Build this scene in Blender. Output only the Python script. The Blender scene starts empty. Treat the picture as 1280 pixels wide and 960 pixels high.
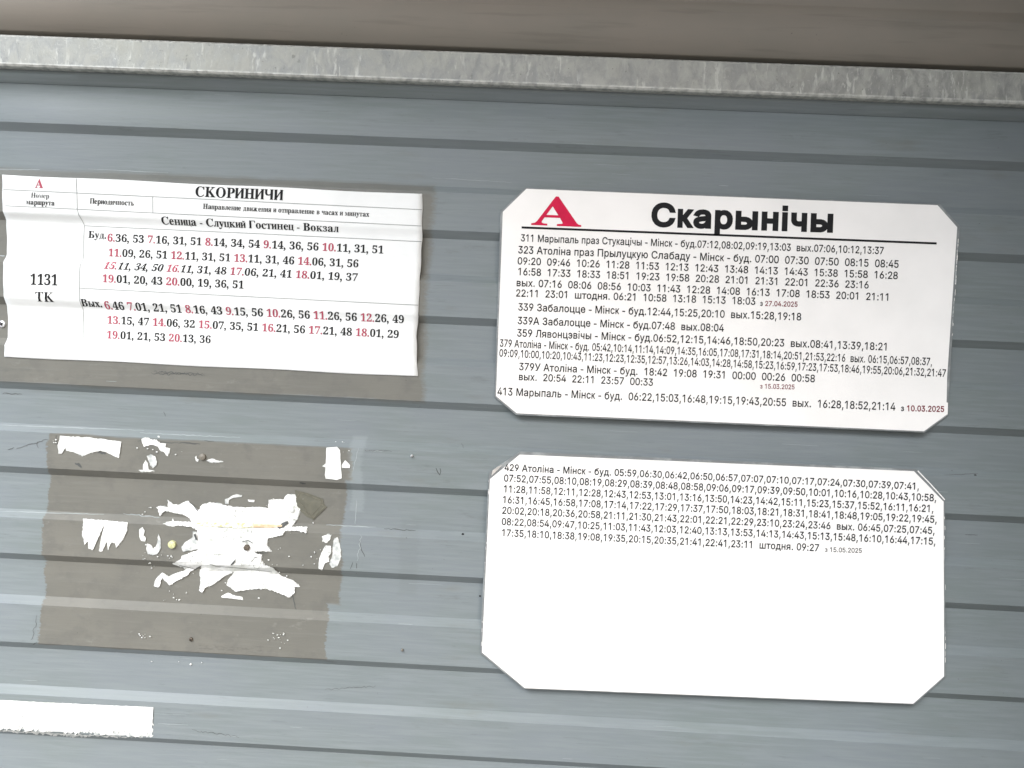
GSANS = '''0 453 199,-5,151,11,111,41,80,86,60,144,49,214,49,294,60,364,81,422,112,467,151,498,200,514,254,514,302,498,342,467,372,422,393,364,404,294,404,214,393,144,373,86,342,41,302,11,254,-5;245,51,276,63,303,87,323,122,336,168,343,223,343,285,336,341,323,387,303,422,276,446,245,458,209,458,177,446,151,422,131,387,117,341,110,285,110,223,117,168,131,122,151,87,177,63,209,51|1 453 76,0,76,55,391,55,391,0;276,509,276,0,212,0,212,448,86,358,86,427,198,509|2 453 64,0,64,47,272,270,305,316,318,348,320,371,317,397,308,419,293,436,273,449,250,457,224,460,196,457,172,447,153,433,134,402,127,362,66,362,71,405,86,442,111,473,126,486,162,505,203,514,247,514,288,505,306,497,337,474,361,445,376,411,381,372,378,345,371,318,357,290,306,223,153,60,153,57,389,57,389,0|3 453 218,-7,173,-3,133,10,98,30,70,57,52,91,44,132,109,132,115,107,126,87,144,71,165,59,191,52,219,50,248,53,275,61,297,74,315,93,325,116,329,145,326,172,316,196,299,217,260,240,223,247,157,248,157,299,288,452,70,452,70,509,372,509,372,461,211,278,211,289,264,288,308,276,344,253,359,239,381,205,392,166,392,123,380,84,370,66,344,36,309,12,266,-2|4 453 40,105,40,158,247,509,311,509,109,163,413,163,413,105;282,0,282,318,343,318,343,0|5 453 221,-7,178,-2,140,11,108,32,83,60,66,93,60,130,122,130,127,108,138,89,154,73,173,60,196,52,221,50,250,53,276,64,298,82,320,117,327,146,327,178,320,208,297,244,262,269,233,276,205,276,156,264,128,246,67,253,96,509,366,509,366,452,151,452,134,301,178,325,229,334,263,330,294,321,321,306,345,285,364,260,379,231,388,199,391,163,385,117,369,76,343,41,309,15,268,-1|6 453 203,-5,161,5,142,15,109,40,84,74,69,115,64,162,68,199,80,239,118,311,252,509,322,509,151,261,145,261,165,288,196,307,235,314,278,309,316,295,346,271,370,240,378,221,388,180,388,134,377,92,368,73,343,39,310,14,291,5,249,-6;241,49,267,56,299,79,320,114,327,142,327,173,320,201,299,235,267,258,241,264,212,264,186,258,153,235,132,201,126,174,126,143,132,114,153,79,186,56,212,49|7 453 97,0,323,452,62,452,62,509,391,509,391,449,165,0|8 453 201,-6,156,3,117,21,86,47,64,78,57,96,52,135,55,166,65,195,81,220,101,241,125,256,153,265,119,282,93,308,76,342,70,380,75,417,90,450,114,477,164,506,204,514,248,514,288,506,337,477,361,450,377,417,382,380,376,342,359,308,333,282,300,265,327,256,351,241,372,220,387,195,397,166,401,135,395,96,388,78,366,47,335,21,296,3,251,-6;243,50,272,55,296,66,315,82,329,102,336,126,336,152,329,177,314,199,295,216,270,228,242,234,211,234,182,228,147,208,123,177,116,152,116,126,123,102,136,82,156,66,180,55,210,50;239,290,263,296,293,313,312,341,318,363,318,388,313,410,301,429,285,444,264,454,240,459,213,459,188,454,167,444,151,429,139,410,134,388,134,363,139,341,151,321,168,306,189,296,213,290|9 453 249,514,291,503,310,494,343,468,368,434,384,393,389,347,385,309,373,270,334,197,200,0,130,0,301,248,307,248,287,221,257,202,218,195,175,199,137,214,106,237,83,269,74,287,65,329,65,375,75,417,85,436,110,469,143,494,162,504,203,514;212,459,186,452,154,429,133,395,126,367,126,336,133,308,154,274,186,251,212,244,240,244,267,251,299,273,320,308,327,335,327,366,320,394,299,429,267,452,241,459|: 188 86,-4,70,3,57,16,50,32,50,50,57,66,70,79,86,86,104,86,121,79,134,66,140,50,140,32,134,16,121,3,104,-4;86,272,70,278,57,291,50,307,50,325,57,342,70,354,86,361,104,361,121,354,134,342,140,325,140,307,134,291,121,278,104,272|. 188 86,-4,70,3,57,16,50,32,50,50,57,66,70,79,86,86,104,86,121,79,134,66,140,50,140,32,134,16,121,3,104,-4|, 188 38,-119,68,71,137,71,84,-119|- 453 337,244,337,188,114,188,114,244|А 480 16,0,201,509,276,509,463,0,395,0,287,302,232,478,245,478,191,302,85,0;110,142,110,199,370,199,370,142|Д 569 32,-109,32,57,73,57,97,86,117,132,133,199,142,268,162,509,480,509,480,57,537,57,537,-109,475,-109,475,0,94,0,94,-109;147,57,416,57,416,452,221,452,206,268,192,171,170,95|З 431 192,-6,147,3,109,20,78,44,56,75,48,93,42,132,107,132,112,108,123,88,140,71,161,60,187,52,215,50,246,53,272,61,295,74,318,103,325,126,326,153,318,177,295,207,272,221,225,232,166,233,166,289,222,289,248,295,271,305,289,320,301,340,309,375,306,399,297,420,284,437,265,449,243,457,216,460,191,457,167,450,146,438,130,422,119,402,115,378,53,378,59,417,66,434,88,465,118,489,154,506,217,516,262,511,300,497,343,461,367,414,372,378,366,339,349,306,322,280,287,264,287,260,317,252,342,238,363,219,383,183,390,139,384,99,367,64,341,35,306,12,285,4,241,-6|Л 520 32,0,32,57,76,62,91,72,102,90,117,157,146,509,460,509,460,0,395,0,395,452,205,452,180,154,166,81,154,54,140,32,120,16,97,6,67,1|М 628 60,0,60,509,152,509,280,181,322,49,307,49,342,158,476,509,568,509,568,0,504,0,507,457,513,457,467,322,342,0,286,0,168,297,112,457,119,457,122,0|П 517 457,509,457,0,392,0,392,452,125,452,125,0,60,0,60,509|С 510 267,-7,205,1,177,11,126,42,104,63,70,115,57,146,42,215,42,293,57,362,70,393,104,445,150,484,205,508,267,516,305,513,340,504,373,490,402,471,427,447,448,418,463,385,473,348,408,348,389,395,357,428,315,449,267,456,223,450,184,432,150,403,125,364,116,340,105,285,105,223,116,168,125,145,151,105,184,76,223,59,267,53,315,60,357,81,389,114,408,160,473,160,463,124,448,91,428,62,388,28,357,11,323,0|У 437 87,0,87,57,134,58,154,62,170,70,181,83,195,116,16,509,87,509,178,300,232,149,214,149,257,271,351,509,420,509,233,61,204,24,171,6,140,1|а 389 160,-9,126,-5,94,5,68,22,48,45,35,73,30,108,34,138,43,161,58,179,100,203,152,216,259,232,270,238,275,248,271,288,262,304,248,317,230,326,208,330,159,326,132,313,118,301,100,274,41,291,57,322,79,346,104,364,133,375,194,384,239,379,286,360,306,343,329,306,336,272,337,0,277,0,277,52,272,52,252,25,215,1,190,-6;170,45,202,49,228,59,248,74,263,93,275,126,276,190,259,182,165,166,125,155,110,145,98,132,93,115,92,95,98,79,114,61,130,52|б 411 184,-7,139,5,101,28,84,44,57,82,47,105,36,156,35,227,45,322,56,359,70,390,90,415,114,435,143,450,177,460,267,472,287,484,294,509,349,509,346,483,332,452,315,437,290,426,172,406,140,393,127,383,107,356,93,318,85,266,118,314,141,334,167,350,197,360,229,363,269,357,304,339,334,311,357,274,372,230,377,181,372,130,365,107,343,64,313,30,275,6,231,-7;225,47,253,55,277,71,296,94,309,123,315,158,315,198,309,233,297,262,279,285,256,301,227,309,194,309,164,300,138,283,118,260,104,230,97,195,96,157,103,124,117,95,136,72,161,55,191,47|в 392 53,0,53,379,238,378,287,364,323,337,334,320,343,278,339,248,324,226,300,209,270,199,312,185,330,171,345,152,355,130,358,102,350,62,325,29,285,7,251,1;111,56,246,57,269,64,286,77,294,96,294,121,286,144,269,160,246,168,111,169;111,220,225,221,252,228,271,242,281,261,281,284,271,303,252,316,225,323,111,324|д 427 13,-110,13,56,44,56,65,82,85,138,94,194,110,379,356,379,356,56,414,56,414,-110,353,-110,353,0,74,0,74,-110;114,56,295,56,295,323,166,323,147,150,137,106|е 404 212,-8,161,-2,138,6,98,30,68,64,46,108,35,159,35,215,46,267,67,311,97,346,135,370,157,378,205,384,236,382,266,374,294,361,319,341,341,315,363,263,370,219,371,169,75,169,75,221,338,221,310,202,307,237,298,269,283,294,250,321,222,329,189,329,159,321,125,294,103,256,97,226,97,157,110,106,128,80,151,61,179,50,212,46,254,53,285,73,306,105,365,91,353,63,335,39,311,19,283,4,249,-5|з 343 171,-4,134,-1,101,8,73,23,51,43,37,67,31,95,94,95,100,76,117,61,142,51,171,47,216,57,237,74,248,96,247,122,236,144,213,161,182,170,138,171,138,217,178,218,205,226,226,242,233,252,238,276,234,299,210,325,187,333,159,333,133,326,112,312,105,303,99,281,40,281,45,310,59,335,80,356,107,371,138,381,173,384,209,380,239,370,274,343,294,307,298,279,293,249,277,224,254,207,225,197,225,194,263,183,291,164,307,137,313,104,308,75,284,37,259,17,228,3|к 376 53,0,53,379,114,379,114,215,152,215,288,379,366,379,213,196,368,0,290,0,167,159,114,159,114,0|л 400 6,0,6,56,42,60,54,67,67,86,73,106,81,167,91,379,348,379,348,0,286,0,286,323,149,323,141,159,134,107,123,64,105,33,81,12,47,1|н 409 309,223,309,167,99,167,99,223;114,379,114,0,53,0,53,379;356,379,356,0,295,0,295,379|о 415 182,-7,137,6,98,30,68,64,46,108,36,159,36,216,46,268,56,291,82,330,117,360,137,371,182,383,233,383,278,371,317,346,347,312,369,268,380,216,380,159,369,108,347,64,317,30,278,6,233,-7;226,48,257,57,282,76,300,102,312,134,318,169,318,206,312,242,300,274,282,300,257,319,226,329,189,329,158,319,134,300,115,274,103,242,97,206,97,169,103,134,115,102,134,76,158,57,189,48|п 408 355,379,355,0,294,0,294,323,114,323,114,0,53,0,53,379|р 424 53,-143,53,379,112,379,112,319,118,319,137,346,171,373,197,381,229,384,274,378,294,371,330,347,359,313,379,270,389,218,389,160,379,108,359,64,330,29,294,5,274,-2,229,-8,198,-5,173,4,145,24,118,59,114,59,114,-143;237,48,267,57,291,76,309,101,321,133,327,170,327,209,321,245,309,276,291,301,267,319,237,329,203,329,174,320,150,302,132,278,120,247,113,210,113,169,120,132,132,100,150,75,174,57,204,48|с 396 207,-8,159,-2,137,6,98,30,68,64,46,108,36,159,36,216,46,268,56,291,82,330,117,360,159,378,207,384,234,383,284,368,324,341,353,301,362,277,303,262,290,289,270,311,242,325,226,329,189,329,158,319,134,300,115,274,103,242,97,206,97,169,103,134,115,102,134,76,158,57,189,48,226,48,243,52,271,66,292,89,304,117,363,102,354,78,325,37,296,15,261,-1|т 325 132,0,132,325,6,325,6,379,319,379,319,325,193,325,193,0|у 389 47,-139,61,-86,96,-90,118,-84,130,-74,146,-48,163,-1,17,379,84,379,171,138,206,21,184,21,212,121,305,379,371,379,191,-85,177,-107,150,-130,128,-140,77,-145|х 379 21,0,171,218,171,171,29,379,100,379,207,206,175,206,224,292,282,379,352,379,209,169,209,214,358,0,287,0,173,182,205,182,157,99,91,0|ц 415 53,0,53,379,114,379,114,56,294,56,294,379,355,379,355,0;344,-109,344,0,318,0,318,56,405,56,405,-109|ч 401 198,118,138,127,113,138,92,153,75,173,62,197,55,226,53,379,114,379,115,238,127,206,138,195,165,180,198,175,264,182,324,199,324,143,244,122;287,0,287,379,348,379,348,0|ш 572 53,379,114,379,114,56,255,56,255,379,316,379,316,56,458,56,458,379,519,379,519,0,53,0|ы 511 104,244,236,243,290,228,328,198,344,171,352,140,352,106,344,75,328,47,290,16,236,1,53,0,53,379,114,379,114,56,230,57,258,66,280,84,291,107,291,135,280,159,258,177,230,186,104,187;397,0,397,379,458,379,458,0|ь 388 104,244,236,243,290,228,328,198,344,171,352,140,352,106,344,75,328,47,290,16,236,1,53,0,53,379,114,379,114,56,230,57,258,66,280,84,291,107,291,135,280,159,258,177,230,186,104,187|э 396 188,-8,135,-1,100,15,71,37,55,56,33,102,91,117,104,89,125,66,153,52,170,48,206,48,237,57,262,76,280,102,293,134,299,169,299,206,293,242,280,274,262,300,237,319,206,329,170,329,154,325,126,311,105,289,93,262,34,277,43,301,72,341,112,368,161,383,188,384,237,378,279,360,314,330,340,291,349,268,360,216,360,159,349,108,328,64,297,30,259,6,237,-2;309,163,132,163,132,218,309,218|ю 585 53,0,53,379,111,379,111,0;97,162,97,217,235,217,235,162;352,-7,306,6,268,30,237,64,216,108,205,159,205,216,216,268,237,312,268,346,306,371,352,383,402,383,448,371,486,346,517,312,538,268,549,216,549,159,538,108,517,64,486,30,448,6,402,-7;395,48,426,57,451,76,470,102,482,134,488,169,488,206,482,242,470,274,451,300,426,319,395,329,359,329,328,319,303,300,285,274,272,242,266,206,266,169,272,134,285,102,303,76,328,57,359,48|я 385 332,0,271,0,271,326,162,325,127,316,105,299,94,274,94,244,105,220,127,203,162,195,298,194,298,142,145,144,115,150,89,160,68,174,52,192,41,211,34,234,34,285,41,308,52,328,68,346,89,361,115,371,145,377,332,379;85,0,15,0,122,172,190,172|і 167 53,0,53,379,114,379,114,0;75,444,60,449,48,461,42,475,42,491,48,506,60,517,75,523,92,523,107,517,119,506,126,491,126,475,119,461,107,449,92,444'''
GSERIF = '''0 375 159,-5,110,11,74,41,48,84,32,140,24,205,24,277,32,342,48,397,74,439,110,469,159,484,217,484,264,469,300,439,326,397,343,341,352,277,352,204,343,139,326,84,300,41,263,11,216,-5;188,37,205,40,219,50,230,67,242,120,248,195,248,286,242,360,230,413,219,429,206,439,189,443,172,439,157,429,147,413,134,360,128,286,128,195,134,120,147,67,157,50,171,40|1 375 65,0,65,36,128,36,141,41,149,51,153,68,154,416,98,357,77,347,52,349,40,359,31,375,28,396,87,418,179,482,254,482,254,69,258,53,265,42,279,36,343,36,343,0|2 375 24,0,24,69,143,191,197,261,212,292,224,338,226,371,223,405,212,427,196,441,174,445,145,438,126,416,116,380,112,329,77,333,50,344,32,365,26,396,30,419,43,441,63,459,92,474,129,483,174,486,240,479,267,469,288,456,306,440,318,421,325,399,328,375,319,329,301,294,281,267,221,202,87,74,254,75,272,81,286,93,296,110,305,141,345,141,341,0|3 375 163,-7,117,-4,81,5,53,18,34,35,23,54,19,74,23,96,36,113,54,123,76,126,82,89,99,62,125,46,158,40,199,49,216,61,230,79,238,105,241,139,234,174,214,202,199,213,161,225,95,227,95,269,160,270,192,284,204,296,220,327,225,367,221,400,211,424,193,440,169,445,148,441,133,430,122,413,116,391,111,341,75,345,47,356,30,374,24,401,34,434,62,461,83,472,138,485,207,484,263,470,286,458,304,442,317,423,325,401,328,377,320,335,298,301,265,275,225,256,279,238,305,222,326,201,340,174,345,138,341,101,329,70,312,44,288,25,261,10,230,1|4 375 121,0,121,36,170,40,186,50,194,70,195,125,9,125,9,166,199,480,293,480,293,169,363,169,363,125,293,125,294,70,302,50,317,40,357,36,357,0;56,169,195,169,199,416,158,338|5 375 165,-7,119,-4,84,5,58,18,40,35,30,54,27,75,31,95,42,109,59,118,81,121,88,83,97,66,111,52,130,43,154,40,176,43,195,50,212,63,226,83,234,111,237,148,231,192,213,223,184,241,146,247,103,243,71,235,40,247,62,480,316,480,319,357,281,357,269,395,263,402,252,405,105,406,94,281,168,291,238,282,267,271,293,256,313,235,328,211,337,181,340,148,336,108,324,75,306,48,282,27,255,12,226,1|6 375 197,-7,150,-1,109,18,76,49,51,93,35,151,30,222,33,275,42,325,57,370,77,409,104,441,137,466,176,481,222,486,261,484,291,476,313,464,329,449,338,431,340,412,336,393,322,376,298,364,260,360,256,400,243,434,232,443,216,447,197,444,180,435,165,421,152,401,134,345,125,269,161,286,186,292,247,292,273,285,295,274,315,258,331,237,343,214,350,186,349,121,342,90,330,62,313,38,291,19,264,5,233,-4;211,39,231,53,246,79,254,121,254,174,245,214,238,228,219,247,193,253,174,251,137,232,125,221,131,138,147,81,170,48,184,40|7 375 111,0,289,406,97,404,86,398,78,387,70,338,30,338,33,480,353,480,353,447,168,0|8 375 183,-7,132,-2,91,11,60,31,38,57,25,88,20,122,27,162,47,193,79,219,119,242,83,267,57,296,41,327,36,364,39,395,50,423,70,449,99,469,140,482,191,486,254,478,278,468,299,453,325,415,334,369,328,333,310,305,281,282,244,260,296,230,330,199,349,166,355,127,352,97,344,71,330,48,310,29,285,13,256,2;203,283,224,298,239,317,247,340,250,370,243,407,222,436,206,444,187,447,163,442,145,426,134,402,130,372,135,341,149,318,172,300;203,33,230,45,250,68,261,98,260,131,256,146,239,170,208,192,164,216,143,199,126,178,115,152,111,120,116,84,132,56,156,38,170,33|9 375 152,-7,116,-4,88,4,67,17,53,33,45,51,42,69,50,94,61,102,75,107,87,80,103,56,126,41,156,36,194,48,223,84,242,145,251,230,234,212,212,198,186,188,155,185,103,194,80,205,60,220,44,240,33,264,26,292,24,324,28,369,42,409,64,441,95,466,133,481,177,486,223,480,264,463,298,433,323,390,340,332,345,261,343,207,334,157,321,111,301,72,274,39,241,14,200,-2;184,233,206,236,224,245,239,260,251,278,245,352,231,403,209,432,196,439,181,441,156,434,137,413,125,377,121,328,125,286,137,257,156,239|A 437 -9,0,-9,18,9,21,24,30,43,60,206,466,224,465,399,55,411,34,425,22,443,18,443,0,229,0,229,18,270,25,280,34,283,46,253,132,103,132,78,68,75,48,78,35,87,26,102,20,128,18,128,0;113,161,242,161,177,319|B 443 16,0,16,17,45,22,62,32,74,65,74,382,66,419,57,429,36,437,15,439,15,455,220,455,297,449,352,429,385,396,396,351,389,313,369,283,335,261,287,247,344,231,385,206,410,173,418,132,415,102,407,76,392,54,371,35,345,19,314,9,278,2;182,252,213,253,251,263,263,272,279,301,285,345,281,385,269,412,248,428,216,434,192,429,185,419,182,402;222,24,259,30,283,49,296,81,301,128,295,176,277,208,263,218,223,230,182,231,183,55,190,33,202,26|C 468 257,-11,193,-3,137,20,91,56,56,104,43,132,28,194,28,262,43,323,56,351,92,399,139,435,166,448,226,464,283,464,388,435,408,443,419,465,437,465,437,308,420,308,392,364,356,407,313,434,265,443,212,430,174,389,151,321,144,226,152,138,177,74,219,36,278,24,318,29,358,45,395,71,428,106,447,89,409,45,365,14,314,-5|E 442 14,0,14,17,44,20,62,30,74,62,74,389,68,417,62,425,44,435,16,439,16,455,399,455,399,320,383,320,369,373,356,392,340,406,295,424,232,430,200,428,191,424,185,412,183,246,214,247,247,259,259,269,277,300,288,345,304,345,304,118,287,118,282,154,273,181,259,201,229,217,183,222,183,56,188,40,198,32,217,28,295,34,330,45,358,63,393,105,411,143,430,143,402,0|H 523 15,0,15,17,45,22,62,32,74,64,74,394,62,424,44,434,16,439,16,455,242,455,242,439,204,432,193,425,185,408,182,251,342,251,339,408,331,425,320,432,282,439,282,455,507,455,507,439,478,434,461,424,450,394,450,65,461,33,478,22,507,17,507,0,282,0,282,17,311,21,329,31,335,38,341,63,342,221,182,221,183,64,194,32,212,22,242,17,242,0|K 510 16,0,16,17,45,22,63,32,74,64,74,394,63,424,45,434,17,439,17,455,242,455,242,439,205,432,194,425,185,408,183,234,333,387,347,409,349,418,345,427,334,434,291,439,291,455,486,455,486,439,447,434,415,419,381,395,271,285,475,34,487,25,519,17,519,0,281,0,281,17,322,21,331,27,334,34,324,56,199,214,183,198,183,64,195,32,213,22,242,17,242,0|M 634 14,0,14,17,43,22,61,32,67,39,74,63,75,393,68,421,53,432,15,439,15,455,185,455,317,142,449,455,617,455,617,439,590,433,573,423,561,393,560,72,568,36,576,26,596,19,617,17,617,0,396,0,396,17,433,25,443,32,452,52,455,399,288,0,270,0,105,389,106,62,113,37,120,30,139,20,169,17,169,0|N 494 403,-11,107,350,108,62,119,31,136,21,167,17,167,0,18,0,18,17,54,23,65,30,73,49,76,388,36,433,18,439,18,455,156,455,391,169,388,407,379,425,369,431,331,439,331,455,480,455,480,439,450,434,433,425,422,393,422,-11|O 525 236,-10,190,-1,129,29,94,58,66,93,37,156,29,203,29,252,37,299,66,362,112,413,170,448,240,465,290,465,336,456,397,427,431,399,459,364,488,301,497,253,497,203,488,156,459,93,430,58,395,29,333,-1,286,-10;265,12,315,26,351,66,372,133,379,228,371,321,362,358,348,389,330,412,310,430,286,440,260,443,210,430,174,389,152,322,145,228,153,135,163,98,177,67,195,43,215,26,238,16|P 418 15,0,15,17,45,22,62,32,74,64,74,394,62,424,44,434,16,439,16,455,253,454,315,447,336,440,366,422,390,398,404,367,409,332,406,305,398,280,385,259,367,240,343,225,314,214,281,208,182,206,183,64,194,32,212,22,242,17,242,0;182,230,225,231,260,243,281,266,291,304,291,354,283,392,265,417,236,430,199,429,189,424,182,407|T 423 92,0,92,17,123,21,142,31,148,39,155,64,156,433,124,431,82,416,65,403,41,367,29,318,11,318,11,455,410,455,410,317,394,317,381,368,357,404,319,426,263,433,264,63,271,38,276,30,296,21,328,17,328,0|X 471 11,0,11,17,33,21,53,30,72,45,193,208,62,409,33,435,14,439,14,455,244,455,244,439,212,437,200,433,192,425,190,415,196,396,265,289,329,385,339,414,336,424,328,432,293,439,293,455,458,455,458,439,440,438,414,430,391,414,368,389,281,265,425,40,448,20,464,17,464,0,238,0,238,17,278,23,287,31,290,41,281,68,210,183,132,71,124,45,127,33,137,24,174,17,174,0|Y 426 101,0,101,17,131,22,148,32,160,64,161,179,38,402,21,423,1,435,-13,438,-13,455,207,455,207,438,172,435,162,429,156,421,160,399,248,226,340,378,349,408,345,421,336,430,320,436,295,438,295,455,439,455,439,438,423,434,396,411,268,203,269,64,280,32,298,22,328,17,328,0|R 473 15,0,15,17,45,22,62,32,74,64,74,394,62,424,44,434,16,439,16,455,264,453,339,439,367,426,389,409,405,388,414,363,417,334,411,296,392,265,360,241,315,224,443,36,457,22,480,17,480,0,338,0,201,212,182,212,183,64,194,32,212,22,242,17,242,0;182,234,228,235,266,248,280,258,298,290,304,336,299,378,284,407,259,425,224,431,202,429,190,422,182,398|U 492 248,-13,205,-10,168,-2,138,10,114,29,96,52,83,81,76,115,72,394,61,424,43,434,15,439,15,455,240,455,240,439,202,432,192,425,183,408,182,112,193,68,216,39,232,29,275,22,326,31,363,56,385,99,392,159,391,393,379,423,360,433,328,439,328,455,474,455,474,439,448,432,433,421,423,392,420,133,412,92,398,58,380,32,356,13,325,-2,290,-10|a 344 255,-10,232,-7,216,1,205,15,200,35,176,16,151,2,124,-6,95,-9,64,-4,40,11,25,34,20,63,23,84,31,104,45,121,63,136,119,164,199,190,198,254,187,282,171,292,148,296,115,290,107,283,104,274,122,237,122,222,116,208,103,197,87,191,67,192,51,198,36,218,33,236,37,259,49,278,69,295,95,308,126,316,162,318,223,312,246,304,263,292,276,277,291,236,296,37,308,35,320,42,329,28,294,-1;151,34,174,41,199,63,199,169,164,157,138,139,123,114,118,84,120,62,126,46,137,37|e 301 154,-10,117,-5,85,10,58,35,37,69,29,88,21,132,21,180,30,222,59,273,87,298,120,313,157,318,185,316,209,309,230,297,249,280,264,259,274,234,281,206,283,166,117,166,123,112,138,73,164,50,199,42,219,45,237,53,270,86,285,73,258,36,228,11,193,-5;116,192,201,192,197,266,188,286,181,292,161,297,141,291,127,274,119,244|o 336 147,-9,108,2,74,23,48,53,29,89,20,131,20,177,29,219,48,256,74,286,108,306,147,317,189,317,228,307,245,298,275,273,298,240,306,221,316,178,316,130,306,88,298,69,275,36,245,11,228,2,190,-9;182,13,193,18,209,39,214,56,219,114,219,194,213,253,208,271,192,292,181,297,155,297,135,283,123,253,118,194,118,114,123,56,128,39,144,18,155,13|p 371 17,-139,17,-124,40,-117,50,-101,52,257,46,283,37,291,19,295,19,310,143,310,143,263,160,287,180,305,203,315,230,319,264,314,279,307,306,287,326,258,341,223,349,182,349,136,341,92,326,54,304,24,277,2,261,-5,227,-10,204,-7,183,1,164,14,148,32,148,-70,154,-105,162,-115,197,-123,197,-139;195,28,222,36,232,46,245,77,252,125,252,183,246,230,234,261,225,270,199,278,184,275,171,267,148,235,148,69,167,38,180,31|c 293 156,-10,119,-5,87,11,59,35,38,68,24,106,19,150,25,196,40,237,64,271,96,297,114,307,153,318,197,318,235,307,262,287,271,275,277,245,271,221,260,210,236,204,219,207,206,216,199,230,196,282,190,290,169,297,144,290,126,269,116,235,112,187,118,123,137,76,166,48,184,41,204,38,239,47,271,72,285,60,258,30,227,8,193,-6|y 300 52,-140,29,-137,10,-125,-3,-107,-7,-84,-4,-67,5,-53,18,-43,36,-40,51,-42,69,-55,74,-68,77,-96,86,-99,99,-93,114,-74,129,-44,140,-5,27,270,15,287,-5,293,-5,310,162,310,162,293,136,289,130,284,128,275,185,119,235,256,237,279,233,287,203,293,203,310,300,310,300,293,287,290,273,274,154,-46,121,-107,104,-125,76,-138|x 319 5,0,5,15,34,29,62,56,123,136,34,276,14,291,4,293,4,310,169,310,169,294,147,291,142,286,143,272,183,206,228,263,234,279,233,286,223,292,201,294,201,310,311,310,311,296,297,291,268,270,198,184,303,21,319,15,319,0,155,0,155,16,178,19,185,30,179,50,138,114,92,53,85,34,92,20,118,15,118,0|u 375 131,-10,91,-3,77,5,57,32,47,72,45,259,42,276,35,287,11,294,11,310,142,310,142,66,147,52,156,41,177,36,205,43,228,66,228,260,221,283,209,291,189,294,189,310,324,310,324,59,331,39,342,33,360,30,360,13,300,7,228,-10,228,40,209,19,186,3,160,-7'''

import bpy, bmesh, math, random
from mathutils import Vector, Matrix, noise
from mathutils.geometry import delaunay_2d_cdt
random.seed(7)
SC = bpy.context.scene
COL = SC.collection
W, H = 1280.0, 960.0          # the picture's proportions, used to measure positions on the wall
R = math.radians
# ------------------------------------------------------------------ camera
FPX = 930.0
ROLL, YAW = R(2.68), R(1.25)
DIST = 0.985
camd = bpy.data.cameras.new('camera')
camd.sensor_width = 36.0
camd.lens = FPX / W * 36.0
camd.clip_start = 0.02
camd.clip_end = 400
cam = bpy.data.objects.new('camera', camd)
COL.objects.link(cam)
SC.camera = cam
look = Vector((-math.sin(YAW), math.cos(YAW), 0))
side = Vector((math.cos(YAW), math.sin(YAW), 0))
rt = (side * math.cos(ROLL) + Vector((0, 0, 1)) * math.sin(ROLL)).normalized()
up = rt.cross(look).normalized()
CP = Vector((0, -0.004, 1.5)) - look * DIST
m3 = Matrix((rt, up, -look)).transposed()
cam.matrix_world = Matrix.Translation(CP) @ m3.to_4x4()
# ------------------------------------------------------------------ light
SUN_EL, SUN_AZ = R(43), R(-30)       # azimuth measured from straight out of the wall, towards the left
wd = bpy.data.worlds.new('World'); SC.world = wd; wd.use_nodes = True
wn = wd.node_tree
bg = wn.nodes['Background']
sky = wn.nodes.new('ShaderNodeTexSky')
sky.sky_type = 'NISHITA'; sky.sun_disc = False
sky.sun_elevation = SUN_EL
sky.sun_rotation = math.pi - SUN_AZ * -1
sky.air_density = 1.0; sky.dust_density = 3.5; sky.ozone_density = 1.0
wn.links.new(sky.outputs[0], bg.inputs[0])
bg.inputs[1].default_value = 0.13
sd = bpy.data.lights.new('sun', 'SUN'); sd.energy = 3.4; sd.angle = R(42); sd.color = (.965, .985, 1.0)
sun = bpy.data.objects.new('sun', sd); COL.objects.link(sun)
sdir = Vector((math.sin(SUN_AZ) * math.cos(SUN_EL), -math.cos(SUN_AZ) * math.cos(SUN_EL), math.sin(SUN_EL)))
sun.rotation_euler = sdir.to_track_quat('Z', 'Y').to_euler()
sun.location = (0, -3, 4)
SC.view_settings.view_transform = 'Standard'
SC.view_settings.look = 'None'
SC.view_settings.exposure = 1.06
SC.view_settings.gamma = 1
SC.view_settings.use_curve_mapping = False
SC.cycles.max_bounces = 6
# ------------------------------------------------------------------ places on the wall
def at(px, py, y):
    d = look * FPX + rt * (px - W / 2) - up * (py - H / 2)
    t = (y - CP.y) / d.y
    return CP + d * t
MM = DIST / FPX                 # one picture pixel on the wall, in metres
DEP = 0.0085                    # depth of the ribs
# the ribs, top to bottom: measured at the left and the right of the frame
DOWN = [(157, 209), (267, 326.5), (375, 433.5), (482, 540), (588, 648), (697, 758), (808, 871), (920, 981)]
UPS = [(213, 267), (324, 378), (425, 487), (535, 593), (643, 703), (751, 813), (865, 927), (974, 1038)]
def zmid(a):
    return (at(30, a[0], -.004).z + at(1240, a[1], -.004).z) / 2
PTS = []                        # (z, y) profile from the top down
EDG = []
for dn, uu in zip(DOWN, UPS):
    EDG.append((zmid(dn), 'd')); EDG.append((zmid(uu), 'u'))
z = EDG[-1][0]
k = 0
while z > 0.35:
    z -= .0577; EDG.append((z, 'd' if k % 2 == 0 else 'u')); k += 1
HW = 0.0048
def wy(z):
    """front surface of the profiled sheet at height z"""
    y = -DEP
    for e, t in EDG:
        f = (e + HW - z) / (2 * HW)
        f = 0 if f < 0 else 1 if f > 1 else f
        if f <= 0: break
        y = (-DEP * (1 - f)) if t == 'd' else (-DEP * f)
    return y
def pw(px, py, lift=0.0):
    y = -.004
    for _ in range(3):
        p = at(px, py, y); y = wy(p.z) - lift
    return at(px, py, y)
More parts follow.
